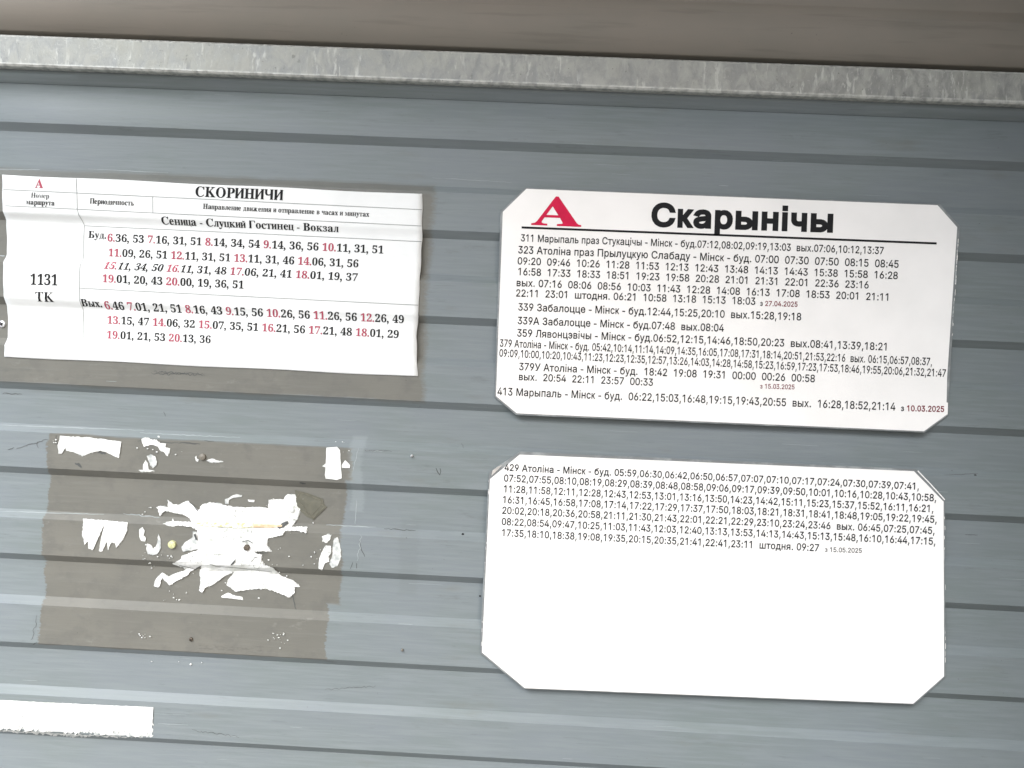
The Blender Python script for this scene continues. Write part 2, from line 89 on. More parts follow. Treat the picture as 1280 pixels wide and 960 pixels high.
# ------------------------------------------------------------------ objects
def link(o, parent=None):
    COL.objects.link(o)
    if parent: o.parent = parent
    return o
def mesh(name, verts, faces, mats, parent=None, smooth=False, mi=None):
    me = bpy.data.meshes.new(name)
    me.from_pydata([tuple(v) for v in verts], [], faces)
    for m in (mats if isinstance(mats, (list, tuple)) else [mats]): me.materials.append(m)
    if mi: me.polygons.foreach_set('material_index', mi)
    if smooth: me.polygons.foreach_set('use_smooth', [True] * len(me.polygons))
    me.update()
    return link(bpy.data.objects.new(name, me), parent)
def fromb(name, bm, mats, parent=None, smooth=False):
    me = bpy.data.meshes.new(name); bm.to_mesh(me); bm.free()
    for m in (mats if isinstance(mats, (list, tuple)) else [mats]): me.materials.append(m)
    if smooth: me.polygons.foreach_set('use_smooth', [True] * len(me.polygons))
    return link(bpy.data.objects.new(name, me), parent)
def thing(name, label, cat, loc, group=None):
    o = bpy.data.objects.new(name, None); COL.objects.link(o)
    o.empty_display_size = .05
    o['label'] = label; o['category'] = cat
    if group: o['group'] = group
    return o
def tag(o, label, cat, group=None):
    o['label'] = label; o['category'] = cat
    if group: o['group'] = group
    return o
# ------------------------------------------------------------------ material helpers
class N:
    def __init__(s, name):
        s.m = bpy.data.materials.new(name); s.m.use_nodes = True
        s.t = s.m.node_tree; s.p = s.t.nodes['Principled BSDF']
        s.geo = s.t.nodes.new('ShaderNodeNewGeometry')
        s.xyz = s.t.nodes.new('ShaderNodeSeparateXYZ'); s.t.links.new(s.geo.outputs['Position'], s.xyz.inputs[0])
        s.x, s.y, s.z = s.xyz.outputs
    def put(s, inp, v):
        if hasattr(v, 'is_linked') or hasattr(v, 'links'): s.t.links.new(v, inp)
        else: inp.default_value = v
    def math(s, op, a, b=0.0, c=0.0, clamp=False):
        n = s.t.nodes.new('ShaderNodeMath'); n.operation = op; n.use_clamp = clamp
        s.put(n.inputs[0], a); s.put(n.inputs[1], b); s.put(n.inputs[2], c)
        return n.outputs[0]
    def vec(s, sc):
        n = s.t.nodes.new('ShaderNodeVectorMath'); n.operation = 'MULTIPLY'
        s.t.links.new(s.geo.outputs['Position'], n.inputs[0]); n.inputs[1].default_value = sc
        return n.outputs[0]
    def noise(s, sc, scale, detail=4, rough=.55, dist=0.0):
        n = s.t.nodes.new('ShaderNodeTexNoise'); s.t.links.new(s.vec(sc), n.inputs['Vector'])
        n.inputs['Scale'].default_value = scale; n.inputs['Detail'].default_value = detail
        n.inputs['Roughness'].default_value = rough; n.inputs['Distortion'].default_value = dist
        return n.outputs[0]
    def rng(s, v, a, b, c=0.0, d=1.0, smooth=True):
        n = s.t.nodes.new('ShaderNodeMapRange'); n.interpolation_type = 'SMOOTHSTEP' if smooth else 'LINEAR'
        s.put(n.inputs[0], v)
        for i, q in enumerate((a, b, c, d)): s.put(n.inputs[i + 1], q)
        return n.outputs[0]
    def mix(s, f, a, b):
        n = s.t.nodes.new('ShaderNodeMix'); n.data_type = 'RGBA'
        s.put(n.inputs[0], f)
        s.put(n.inputs[6], a if not isinstance(a, tuple) else (*a, 1)); s.put(n.inputs[7], b if not isinstance(b, tuple) else (*b, 1))
        return n.outputs[2]
    def col(s, v): s.put(s.p.inputs['Base Color'], v if not isinstance(v, tuple) else (*v, 1))
    def rough(s, v): s.put(s.p.inputs['Roughness'], v)
    def bump(s, h, strength, dist):
        n = s.t.nodes.new('ShaderNodeBump'); n.inputs['Strength'].default_value = strength; n.inputs['Distance'].default_value = dist
        s.t.links.new(h, n.inputs['Height'])
        if s.p.inputs['Normal'].is_linked: s.t.links.new(s.p.inputs['Normal'].links[0].from_socket, n.inputs['Normal'])
        s.t.links.new(n.outputs[0], s.p.inputs['Normal'])
    def box(s, x0, x1, z0, z1, wx, wz, soft=.0012):
        a = s.math('MINIMUM', s.math('SUBTRACT', wx, x0), s.math('SUBTRACT', x1, wx))
        b = s.math('MINIMUM', s.math('SUBTRACT', wz, z0), s.math('SUBTRACT', z1, wz))
        return s.rng(s.math('MINIMUM', a, b), -soft, soft)
BROWN = (.158, .145, .122)
BLUE = (.150, .180, .190)
def wall_material():
    n = N('painted_profiled_steel')
    # thick brushed blue-grey paint over the old grey-brown coating; bare where posters were when it was painted
    wob = n.math('SUBTRACT', n.noise((1, 1, 1), 22, 4), .5)
    fine = n.math('SUBTRACT', n.noise((1, 1, 3), 160, 3), .5)
    wx = n.math('ADD', n.x, n.math('ADD', n.math('MULTIPLY', wob, .018), n.math('MULTIPLY', fine, .011)))
    fz = n.math('SUBTRACT', n.noise((.35, 1, 1), 60, 4), .5)
    wz = n.math('ADD', n.z, n.math('MULTIPLY', fz, .008))
    def px(x0, y0, x1, y1, soft=.0012):
        a = at(x0, y0, -.004); b = at(x1, y1, -.004)
        return n.box(a.x, b.x, b.z, a.z, wx, wz, soft)
    m = px(62, 542, 408, 824)
    m = n.math('MAXIMUM', m, px(70, 542, 424, 757, .002))
    m = n.math('MAXIMUM', m, px(75, 542, 441, 600, .0018))
    m = n.math('MAXIMUM', m, n.math('MULTIPLY', px(-90, 205, 530, 503, .004), .75))
    m = n.math('MAXIMUM', m, px(-90, 217, 527, 502, .002))
    thin = n.rng(n.noise((.3, 1, 1), 34, 5), .60, .80, 0, .35)
    m = n.math('MAXIMUM', m, thin)
    big = n.noise((1, 1, 1.6), 5.5, 3)
    streak = n.noise((.05, 1, 1), 260, 4, .6)
    patch = n.noise((.6, 1, 1), 14, 4)
    blue = n.mix(n.rng(big, .35, .65), (.162, .187, .184), (.172, .193, .203))
    blue = n.mix(n.rng(streak, .38, .68), blue, (.186, .209, .213))
    hair = n.math('MULTIPLY', n.rng(n.noise((.07, 1, 1), 420, 3, .6), .58, .66), n.rng(n.noise((1, 1, 1), 26, 3), .52, .62))
    blue = n.mix(n.math('MULTIPLY', hair, .35), blue, (.12, .138, .136))
    brown = n.mix(n.rng(patch, .35, .7), (.139, .136, .118), (.156, .151, .130))
    brown = n.mix(n.rng(streak, .5, .75, 0, .35), brown, (.18, .177, .157))
    smear = n.math('MULTIPLY', n.rng(n.noise((.8, 1, 1), 38, 5, .65), .48, .66), .55)
    brown = n.mix(smear, brown, (.120, .118, .105))
    brown = n.mix(n.rng(n.noise((.5, 1, 1), 75, 5, .7), .60, .72, 0, .5), brown, (.205, .202, .18))
    c = n.mix(m, blue, brown)
    # a ghost of a further poster, and the paler stripe where tape sat
    g1 = px(440, 545, 452, 640, .003)
    c = n.mix(n.math('MULTIPLY', g1, .25), c, (.30, .335, .335))
    g2 = px(502, 650, 522, 745, .004)
    c = n.mix(n.math('MULTIPLY', g2, .35), c, (.15, .168, .17))
    g3 = px(146, 752, 166, 808, .003)
    c = n.mix(n.math('MULTIPLY', g3, .4), c, (.135, .13, .115))
    g4 = px(250, 803, 330, 815, .003)
    c = n.mix(n.math('MULTIPLY', g4, n.rng(fine, -.1, .2, 0, .5)), c, (.09, .085, .078))
    grime = n.rng(n.noise((.25, 1, 1), 30, 6, .7), .62, .78, 0, .45)
    c = n.mix(grime, c, (.085, .088, .082))
    spk = n.rng(n.noise((1, 1, 1), 260, 2), .745, .80, 0, .55)
    c = n.mix(spk, c, (.055, .055, .05))
    n.col(c)
    n.rough(n.rng(streak, .3, .7, .44, .54))
    n.p.inputs['Specular IOR Level'].default_value = .30
    n.bump(streak, .22, .0005)
    n.bump(n.noise((.12, 1, 1), 90, 4, .65), .3, .0012)
    n.bump(m, .35, -.0004)
    n.bump(n.noise((.5, 1, .8), 7, 2), .2, .003)
    return n.m
def plain(name, c, rough=.5, metal=0.0, c2=None, sc=(1, 1, 1), scale=60, bump=0.0, bd=.001, detail=4, lo=.35, hi=.7):
    n = N(name)
    v = n.noise(sc, scale, detail)
    n.col(n.mix(n.rng(v, lo, hi), c, c2 or tuple(q * .85 for q in c)))
    n.rough(rough); n.p.inputs['Metallic'].default_value = metal
    if bump: n.bump(v, bump, bd)
    return n.m
M = {}
M['wall'] = wall_material()
def upper_material():
    n = N('grey_brown_coated_steel')
    v = n.noise((.7, 1, 1), 9, 4); st = n.noise((.05, 1, 1), 220, 4)
    c = n.mix(n.rng(v, .3, .7), (.220, .202, .170), (.245, .217, .182))
    c = n.mix(n.rng(st, .5, .8, 0, .3), c, (.24, .215, .185))
    c = n.mix(n.rng(n.noise((1, 1, 1), 150, 3), .72, .8, 0, .6), c, (.07, .062, .052))
    c = n.mix(n.rng(n.noise((.06, 1, 1), 90, 4), .55, .68, 0, .3), c, (.15, .135, .112))
    n.col(c); n.rough(.62); n.p.inputs['Specular IOR Level'].default_value = .2; n.bump(st, .2, .0005)
    return n.m
M['upper'] = upper_material()
def sep0(n, vo):
    q = n.t.nodes.new('ShaderNodeSeparateColor'); n.t.links.new(vo.outputs['Color'], q.inputs[0]); return q.outputs[0]
zt0 = (at(30, 38.5, -.034).z + at(1240, 92.5, -.034).z) / 2
zb0 = (at(30, 80.5, -.034).z + at(1240, 132, -.034).z) / 2
def zinc_material():
    n = N('galvanised_steel')
    vo = n.t.nodes.new('ShaderNodeTexVoronoi'); n.t.links.new(n.vec((1.2, 1, .55)), vo.inputs['Vector']); vo.inputs['Scale'].default_value = 70
    v = n.noise((1, 1, .6), 62, 7, .66, .5); w = n.noise((1, 1, 1), 16, 3); f = n.noise((1, 1, .6), 320, 4, .7)
    c = n.mix(n.rng(v, .36, .64), (.20, .203, .19), (.37, .37, .335))
    c = n.mix(n.math('MULTIPLY', sep0(n, vo), .30), c, (.22, .225, .215))
    c = n.mix(n.rng(w, .45, .7, 0, .45), c, (.33, .33, .28))
    v2 = n.t.nodes.new('ShaderNodeTexVoronoi'); n.t.links.new(n.vec((1, 1, .45)), v2.inputs['Vector']); v2.inputs['Scale'].default_value = 55; v2.inputs['Randomness'].default_value = 1
    zl = n.rng(n.z, zb0 + .002, zb0 + .024, 1, 0)
    blot = n.math('MULTIPLY', n.rng(v2.outputs['Distance'], .30, .42, 1, 0), zl)
    ok = n.rng(n.noise((1, 0, 0), 30, 2), .42, .55)
    c = n.mix(n.math('MULTIPLY', n.math('MULTIPLY', blot, ok), .7), c, (.20, .205, .20))
    drip = n.math('MULTIPLY', n.rng(n.noise((1, 1, .25), 190, 4, .6), .56, .66), n.rng(n.noise((1, 1, .5), 24, 3), .42, .6))
    c = n.mix(n.math('MULTIPLY', drip, .75), c, (.50, .50, .455))
    c = n.mix(n.rng(f, .60, .70, 0, .6), c, (.50, .50, .45))
    edge = n.math('MAXIMUM', n.rng(n.z, zb0 + .0035, zb0 + .0055, 1, 0), n.rng(n.z, zt0 - .0040, zt0 - .0025, 0, 1))  # bright edge highlight painted into the colour, together with worn zinc
    c = n.mix(n.math('MULTIPLY', edge, n.rng(n.noise((1, 1, 1), 120, 4), .35, .6, .15, .8)), c, (.55, .55, .51))
    c = n.mix(n.rng(n.noise((1, 1, 1), 230, 3), .68, .74, 0, .8), c, (.10, .10, .09))
    c = n.mix(n.rng(n.noise((1, 1, 1), 70, 3), .70, .75, 0, .6), c, (.12, .12, .11))
    n.col(c); n.p.inputs['Metallic'].default_value = .25
    n.rough(n.rng(v, .3, .7, .38, .62)); n.bump(v, .6, .0012); n.bump(f, .2, .0004)
    return n.m
M['zinc'] = zinc_material()
def paper_material(name, c, c2, bump=.25, spec=.3, rough=.6):
    n = N(name)
    v = n.noise((1, 1, 1), 12, 4); s = n.noise((.15, 1, 1), 60, 4)
    n.col(n.mix(n.rng(v, .3, .75), c, c2)); n.rough(rough); n.p.inputs['Specular IOR Level'].default_value = spec
    n.bump(s, bump, .0008); n.bump(n.noise((.6, 1, 1), 22, 3), bump, .003)
    return n.m
M['paper'] = paper_material('thin_office_paper', (.765, .77, .755), (.70, .71, .695), .6)
M['film'] = paper_material('laminated_print', (.85, .82, .785), (.79, .765, .73), .15, .4, .4)
M['rim'] = plain('pale_plastic_edge', (.40, .42, .41), .35, 0, (.17, .18, .18), (1, 1, 1), 130, .3, .0006, 4, .4, .65)
M['board'] = plain('grey_plastic_board', (.17, .18, .18), .4, 0, (.27, .285, .28), (1, 1, 1), 45, 0, 0, 4, .45, .7)
def scrap_material():
    n = N('torn_poster_paper')
    v = n.noise((1, 1, 1), 30, 5); f = n.noise((1, 1, 1), 210, 4, .7); s = n.noise((.3, 1, 1), 120, 4)
    c = n.mix(n.rng(v, .40, .65), (.80, .80, .78), (.60, .61, .57))
    area = n.rng(n.noise((1, 1, 1), 24, 3), .50, .62)
    c = n.mix(n.math('MULTIPLY', area, n.rng(f, .52, .62, 0, .85)), c, (.27, .28, .25))
    c = n.mix(n.rng(s, .66, .74, 0, .5), c, (.42, .43, .40))
    n.col(c); n.rough(.75); n.bump(f, .5, .0008); n.bump(v, .5, .003)
    return n.m
M['scrap'] = scrap_material()
M['residue'] = plain('glue_and_paper_fibre', (.36, .38, .37), .7, 0, (.62, .62, .59), (1, 1, 1), 110, .5, .001, 5, .35, .6)
M['stain'] = plain('yellowed_glue_seam', (.40, .38, .20), .8, 0, (.72, .70, .58), (1, 1, 1), 200, .5, .001, 4, .35, .6)
M['rust'] = plain('rusty_glue_seam', (.45, .33, .20), .8, 0, (.60, .50, .36), (1, 1, 1), 160, .4, .001)
M['tape'] = plain('old_olive_adhesive', (.095, .092, .068), .6, 0, (.115, .11, .08), (1, 1, 1), 120, .4, .0008)
M['tape_edge'] = plain('dried_adhesive_edge', (.165, .155, .115), .7, 0, (.09, .085, .06), (1, 1, 1), 200)
M['ink'] = plain('black_print', (.014, .014, .015), .7)
M['ink_soft'] = plain('grey_black_print', (.022, .024, .026), .7)
M['ink_line'] = plain('thin_grey_rule', (.27, .28, .27), .6)
M['crimson'] = plain('crimson_print', (.60, .014, .062), .7)
M['rose'] = plain('faded_red_print', (.40, .075, .115), .7)
M['date'] = plain('dark_red_print', (.20, .04, .05), .7)
for k in ('ink', 'ink_soft', 'crimson', 'rose', 'date'): M[k].node_tree.nodes['Principled BSDF'].inputs['Specular IOR Level'].default_value = .15
M['dark_mark'] = plain('dark_scuff', (.075, .078, .075), .8)
M['pale_mark'] = plain('pale_scratch', (.30, .33, .33), .6)
M['dark_metal'] = plain('rusted_bolt_steel', (.075, .06, .045), .6, .4, (.16, .13, .10), (1, 1, 1), 500, .5, .001)
M['yellow'] = plain('yellowed_bolt_head', (.46, .47, .22), .5, 0, (.60, .60, .36), (1, 1, 1), 400, .3, .0006)
M['brown_bolt'] = plain('overpainted_bolt', (.15, .135, .105), .5, 0, (.19, .17, .14), (1, 1, 1), 300)
M['steel'] = plain('bright_screw_steel', (.72, .72, .71), .35, .6)
M['black'] = plain('deep_gap', (.012, .012, .012), .9)
M['concrete'] = plain('paving_concrete', (.19, .187, .18), .9, 0, (.15, .148, .14), (1, 1, 1), 8, .4, .004, 8)
M['roof'] = plain('brown_roof_sheet', (.22, .19, .16), .5, 0, (.30, .27, .22), (1, 1, 1), 6)
# ------------------------------------------------------------------ the place round it
g = mesh('ground', [(-150, -150, 0), (150, -150, 0), (150, 150, 0), (-150, 150, 0)], [(0, 1, 2, 3)], M['concrete']); g['kind'] = 'structure'
def box(bm, x0, x1, y0, y1, z0, z1, bev=0.0):
    r = bmesh.ops.create_cube(bm, size=1)
    bmesh.ops.scale(bm, vec=(x1 - x0, y1 - y0, z1 - z0), verts=r['verts'])
    bmesh.ops.translate(bm, vec=((x0 + x1) / 2, (y0 + y1) / 2, (z0 + z1) / 2), verts=r['verts'])
    if bev: bmesh.ops.bevel(bm, geom=[e for e in bm.edges if all(v in r['verts'] for v in e.verts)], offset=bev, segments=2, affect='EDGES')
XL, XR = -1.1, 0.95
FW, ZR = 0.97, 2.84
shelter = thing('bus_shelter', 'grey and brown profiled steel wall of a bus shelter behind the timetables', 'shelter', (0, 0, 0))
def profile_sheet(name, zs, yf, mat, x0, x1, nx, back=.0007, parent=shelter):
    vs, fs = [], []
    cols = [x0 + (x1 - x0) * i / nx for i in range(nx + 1)]
    nz = len(zs)
    for x in cols:
        for z in zs: vs.append((x, yf(z), z))
    for x in cols:
        for z in zs: vs.append((x, yf(z) + back, z))
    o2 = (nx + 1) * nz
    for i in range(nx):
        for j in range(nz - 1):
            a, b = i * nz + j, (i + 1) * nz + j
            fs.append((a, a + 1, b + 1, b)); fs.append((o2 + a, o2 + b, o2 + b + 1, o2 + a + 1))
    for i in range(nx):
        a, b = i * nz, (i + 1) * nz
        fs.append((a, b, o2 + b, o2 + a)); a += nz - 1; b += nz - 1
        fs.append((a, o2 + a, o2 + b, b))
    for j in range(nz - 1):
        fs.append((j, o2 + j, o2 + j + 1, j + 1)); q = nx * nz + j
        fs.append((q, q + 1, o2 + q + 1, o2 + q))
    ob = mesh(name, vs, fs, mat, parent, True)
    return ob
zbar_t = (at(30, 38.5, -.034).z + at(1240, 92.5, -.034).z) / 2
zbar_b = (at(30, 80.5, -.034).z + at(1240, 132, -.034).z) / 2
zs = [zbar_t - .012]
for e, t in EDG:
    for q in (HW * 1.06, HW * 1.0001, HW * .99, HW * .8, -HW * .8, -HW * .99, -HW * 1.0001, -HW * 1.06): zs.append(e + q)
zs.append(.3)
profile_sheet('lower_sheet', zs, wy, M['wall'], XL, XR, 4)
# folded drip strip under the rail
zl = (at(30, 91, -.014).z + at(1240, 143.5, -.014).z) / 2
zl2 = (at(30, 101, -.009).z + at(1240, 154.5, -.009).z) / 2
ff = [(zbar_b + .02, -.0225), (zl + .001, -.0225), (zl - .0008, -.0220), (zl2 + .0008, -.0095), (zl2, -.0089)]
fd = {a: b for a, b in ff}
profile_sheet('drip_strip', [a for a, b in ff], lambda z: fd[z], M['wall'], XL, XR, 4, .0003)
# upper cladding, bare grey-brown
zu = (at(30, 33.5, -.030).z + at(1240, 86.5, -.030).z) / 2
zr = at(1240, 24.5, -.026).z
uu = [(zu - .004, -.012), (zu - .0005, -.026), (zu, -.030), (zr - .0055, -.030), (zr - .0045, -.0295), (zr + .003, -.0375), (zr + .004, -.038), (zr + .066, -.038), (zr + .075, -.030), (zr + .13, -.030), (zr + .14, -.038), (zr + .20, -.038), (zr + .21, -.03), (zr + .27, -.03), (zr + .28, -.038), (ZR, -.038)]
uu = [q for q in uu if q[0] <= ZR]
ud = {a: b for a, b in uu}
profile_sheet('upper_sheet', [a for a, b in uu][::-1], lambda z: ud[z], M['upper'], XL, XR, 4)
bm = bmesh.new(); box(bm, XL, XR, .004, .03, zbar_t - .03, zu + .06); fromb('gap_shade_backing', bm, M['black'], shelter)  # black backing added to paint the shadow in the gap above the rail
bm = bmesh.new(); box(bm, XL - .1, XR + .1, -1.6, .06, ZR, ZR + .06, .005); fromb('roof', bm, M['roof'], shelter)  # roof out of view, height and depth shaped to shade the wall
bm = bmesh.new(); box(bm, XR, XR + .03, -1.51, .05, .12, ZR - .005, .003); fromb('added_side_wall', bm, M['roof'], shelter)  # unseen wall added so the light falls off towards the right
bm = bmesh.new(); box(bm, FW, XR + .03, -1.55, -1.52, .12, ZR - .005, .003); fromb('added_front_wall', bm, M['roof'], shelter)  # unseen panel added to hold back light from the front right
for x in (XL + .05, XR - .05):
    bm = bmesh.new(); box(bm, x - .03, x + .03, .012, .06, 0, ZR - .005, .003); fromb('post', bm, M['zinc'], shelter)
# rail: a folded galvanised channel, open at the back
bm = bmesh.new()
prof = [(.003, zbar_t - .0025), (-.029, zbar_t), (-.0325, zbar_t - .0008), (-.034, zbar_t - .003), (-.034, zbar_b + .003), (-.0325, zbar_b + .0007), (-.030, zbar_b), (-.0228, zbar_b + .0004)]
NX = 160
grid = []
for i in range(NX + 1):
    x = XL + (XR - XL - .004) * i / NX
    row = []
    for j, (y, z) in enumerate(prof):
        w = .0006 * noise.noise((x * 4, j * .2, 1))
        row.append(bm.verts.new((x, y + w, z + .5 * w)))
    grid.append(row)
for i in range(NX):
    for j in range(len(prof) - 1):
        bm.faces.new((grid[i][j], grid[i][j + 1], grid[i + 1][j + 1], grid[i + 1][j]))
rail = fromb('galvanised_rail', bm, M['zinc'], None, False)
tag(rail, 'mottled galvanised steel rail running across the wall above the timetables', 'rail')
# ------------------------------------------------------------------ sheets cut to an outline, lying on the wall
def winding(p, loops):
    w = 0
    x, y = p
    for l in loops:
        for i in range(len(l)):
            x0, y0 = l[i - 1]; x1, y1 = l[i]
            if y0 <= y < y1 or y1 <= y < y0:
                xx = x0 + (y - y0) / (y1 - y0) * (x1 - x0)
                if xx > x: w += 1 if y1 > y0 else -1
    return w
def cdt(loops, extra=()):
    co, ed = [], []
    for l in loops:
        b = len(co)
        for i, q in enumerate(l):
            co.append(Vector(q)); ed.append((b + i, b + (i + 1) % len(l)))
    for q in extra: co.append(Vector(q))
    v, e, f, *_ = delaunay_2d_cdt(co, ed, [], 0, 1e-5)
    out = []
    for t in f:
        c = (sum(v[i][0] for i in t) / 3, sum(v[i][1] for i in t) / 3)
        if winding(c, loops) != 0: out.append(tuple(t))
    return [tuple(q) for q in v], out
def torn(poly, amp, step=2.2, keep=()):
    out = []
    for i in range(len(poly)):
        a, b = poly[i], poly[(i + 1) % len(poly)]
        L = math.hypot(b[0] - a[0], b[1] - a[1]); n = max(1, int(L / step))
        am = 0 if i in keep else amp
        for k in range(n):
            f = k / n
            j = am if k else am * .4
            out.append((a[0] + (b[0] - a[0]) * f + random.uniform(-j, j), a[1] + (b[1] - a[1]) * f + random.uniform(-j, j)))
    return out
def cut_sheet(name, poly, mat, parent=None, lift=.0008, thick=.00025, amp=.6, keep=(), curl=.0006, surf=None, step=2.2, gs=4.0):
    """poly in picture pixels; the sheet is laid on the wall there and given a thickness"""
    if sum(poly[i-1][0]*poly[i][1]-poly[i][0]*poly[i-1][1] for i in range(len(poly))) < 0: poly = poly[::-1]; keep = ()
    pl = torn(poly, amp, step, keep)
    xs = [p[0] for p in pl]; ys = [p[1] for p in pl]
    ex = []
    gx = min(xs)
    while gx < max(xs):
        gy = min(ys)
        while gy < max(ys):
            if winding((gx, gy), [pl]) != 0: ex.append((gx + random.uniform(-.5, .5), gy + random.uniform(-.5, .5)))
            gy += gs
        gx += gs * 1.6
    v, f = cdt([pl], ex)
    P = []
    for q in v:
        p = pw(q[0], q[1], lift)
        p.y -= curl * (noise.noise((p.x * 60, p.z * 60, lift * 999)) + .5)
        P.append(p)
    n = len(P)
    P += [p + Vector((0, thick, 0)) for p in P]
    F = []
    cnt = {}
    for t in f:
        a, b, c = t
        if (P[b] - P[a]).cross(P[c] - P[a]).y > 0: t = (a, c, b)
        F.append(t)
        for i in range(3):
            e = (t[i], t[(i + 1) % 3]); cnt[e] = 1
    G = list(F)
    for t in F: G.append((t[2] + n, t[1] + n, t[0] + n))
    for (a, b) in list(cnt):
        if (b, a) not in cnt: G.append((b, a, a + n, b + n))
    return mesh(name, P, G, mat, parent)
# ------------------------------------------------------------------ lettering
def parse(s):
    d = {}
    for it in s.strip().split('|'):
        k, adv, cs = it[0], *it[2:].split(' ', 1)
        L = []
        for c in cs.split(';'):
            q = [float(t) for t in c.split(',')]
            L.append([(q[i], q[i + 1]) for i in range(0, len(q), 2)])
        d[k] = (float(adv), L)
    return d
SANS, SER = parse(GSANS), parse(GSERIF)
def r_(x0, x1, y0, y1): return [(x0, y0), (x0, y1), (x1, y1), (x1, y0)]       # clockwise
def sc_(L, sx, sy, dx=0, dy=0):
    o = [[(x * sx + dx, y * sy + dy) for x, y in l] for l in L]
    if sx * sy < 0: o = [l[::-1] for l in o]
    return o
def bb_(L):
    xs = [p[0] for l in L for p in l]; ys = [p[1] for l in L for p in l]
    return min(xs), max(xs), min(ys), max(ys)
def bold(L, d):
    o = []
    for l in L:
        n = len(l); q = []
        for i in range(n):
            a, b, c = l[i - 1], l[i], l[(i + 1) % n]
            u = (b[0] - a[0], b[1] - a[1]); w = (c[0] - b[0], c[1] - b[1])
            lu = math.hypot(*u) or 1; lw = math.hypot(*w) or 1
            nx = -u[1] / lu - w[1] / lw; ny = u[0] / lu + w[0] / lw
            m = (nx * nx + ny * ny) or 1
            s = 2 * d / m; s = min(s, 2.2 * d) if d > 0 else max(s, 2.2 * d)
            q.append((b[0] + nx * s, b[1] + ny * s))
        o.append(q)
    return o
# widths as in the common grotesque of office printers, in 1/1000 em
AR = {'а': 556, 'б': 573, 'в': 531, 'д': 583, 'е': 556, 'з': 458, 'к': 437, 'л': 583, 'н': 552, 'о': 556, 'п': 542, 'р': 556, 'с': 500,
      'т': 458, 'у': 500, 'х': 500, 'ц': 573, 'ч': 521, 'ш': 802, 'ы': 719, 'ь': 521, 'э': 510, 'ю': 750, 'я': 542, 'і': 222,
      'А': 667, 'Д': 677, 'З': 604, 'Л': 656, 'М': 833, 'П': 719, 'С': 722, 'У': 635, ':': 278, '.': 278, ',': 278, '-': 333}
SANS['1'] = (453, [SANS['1'][1][1]])
for k, a in AR.items():
    adv, L = SANS[k]; t = a * .815
    if k in ':.,':
        SANS[k] = (t, sc_(L, 1, 1, (t - adv) / 2))
    else: SANS[k] = (t, sc_(L, t / adv, 1))
for _c in '0123456789': SANS[_c] = (453, sc_(SANS[_c][1], 1.07, 1, -.035 * 453))
SANS['і'] = (SANS['і'][0], [SANS['і'][1][0] if len(SANS['і'][1][0]) == 4 else SANS['і'][1][1]])
_b = bb_(SANS['і'][1]); SANS['і'][1].append(r_(_b[0], _b[1], 472, 536))
SANS['-'] = (300, [r_(38, 262, 168, 222)])
SANS[' '] = (226, [])
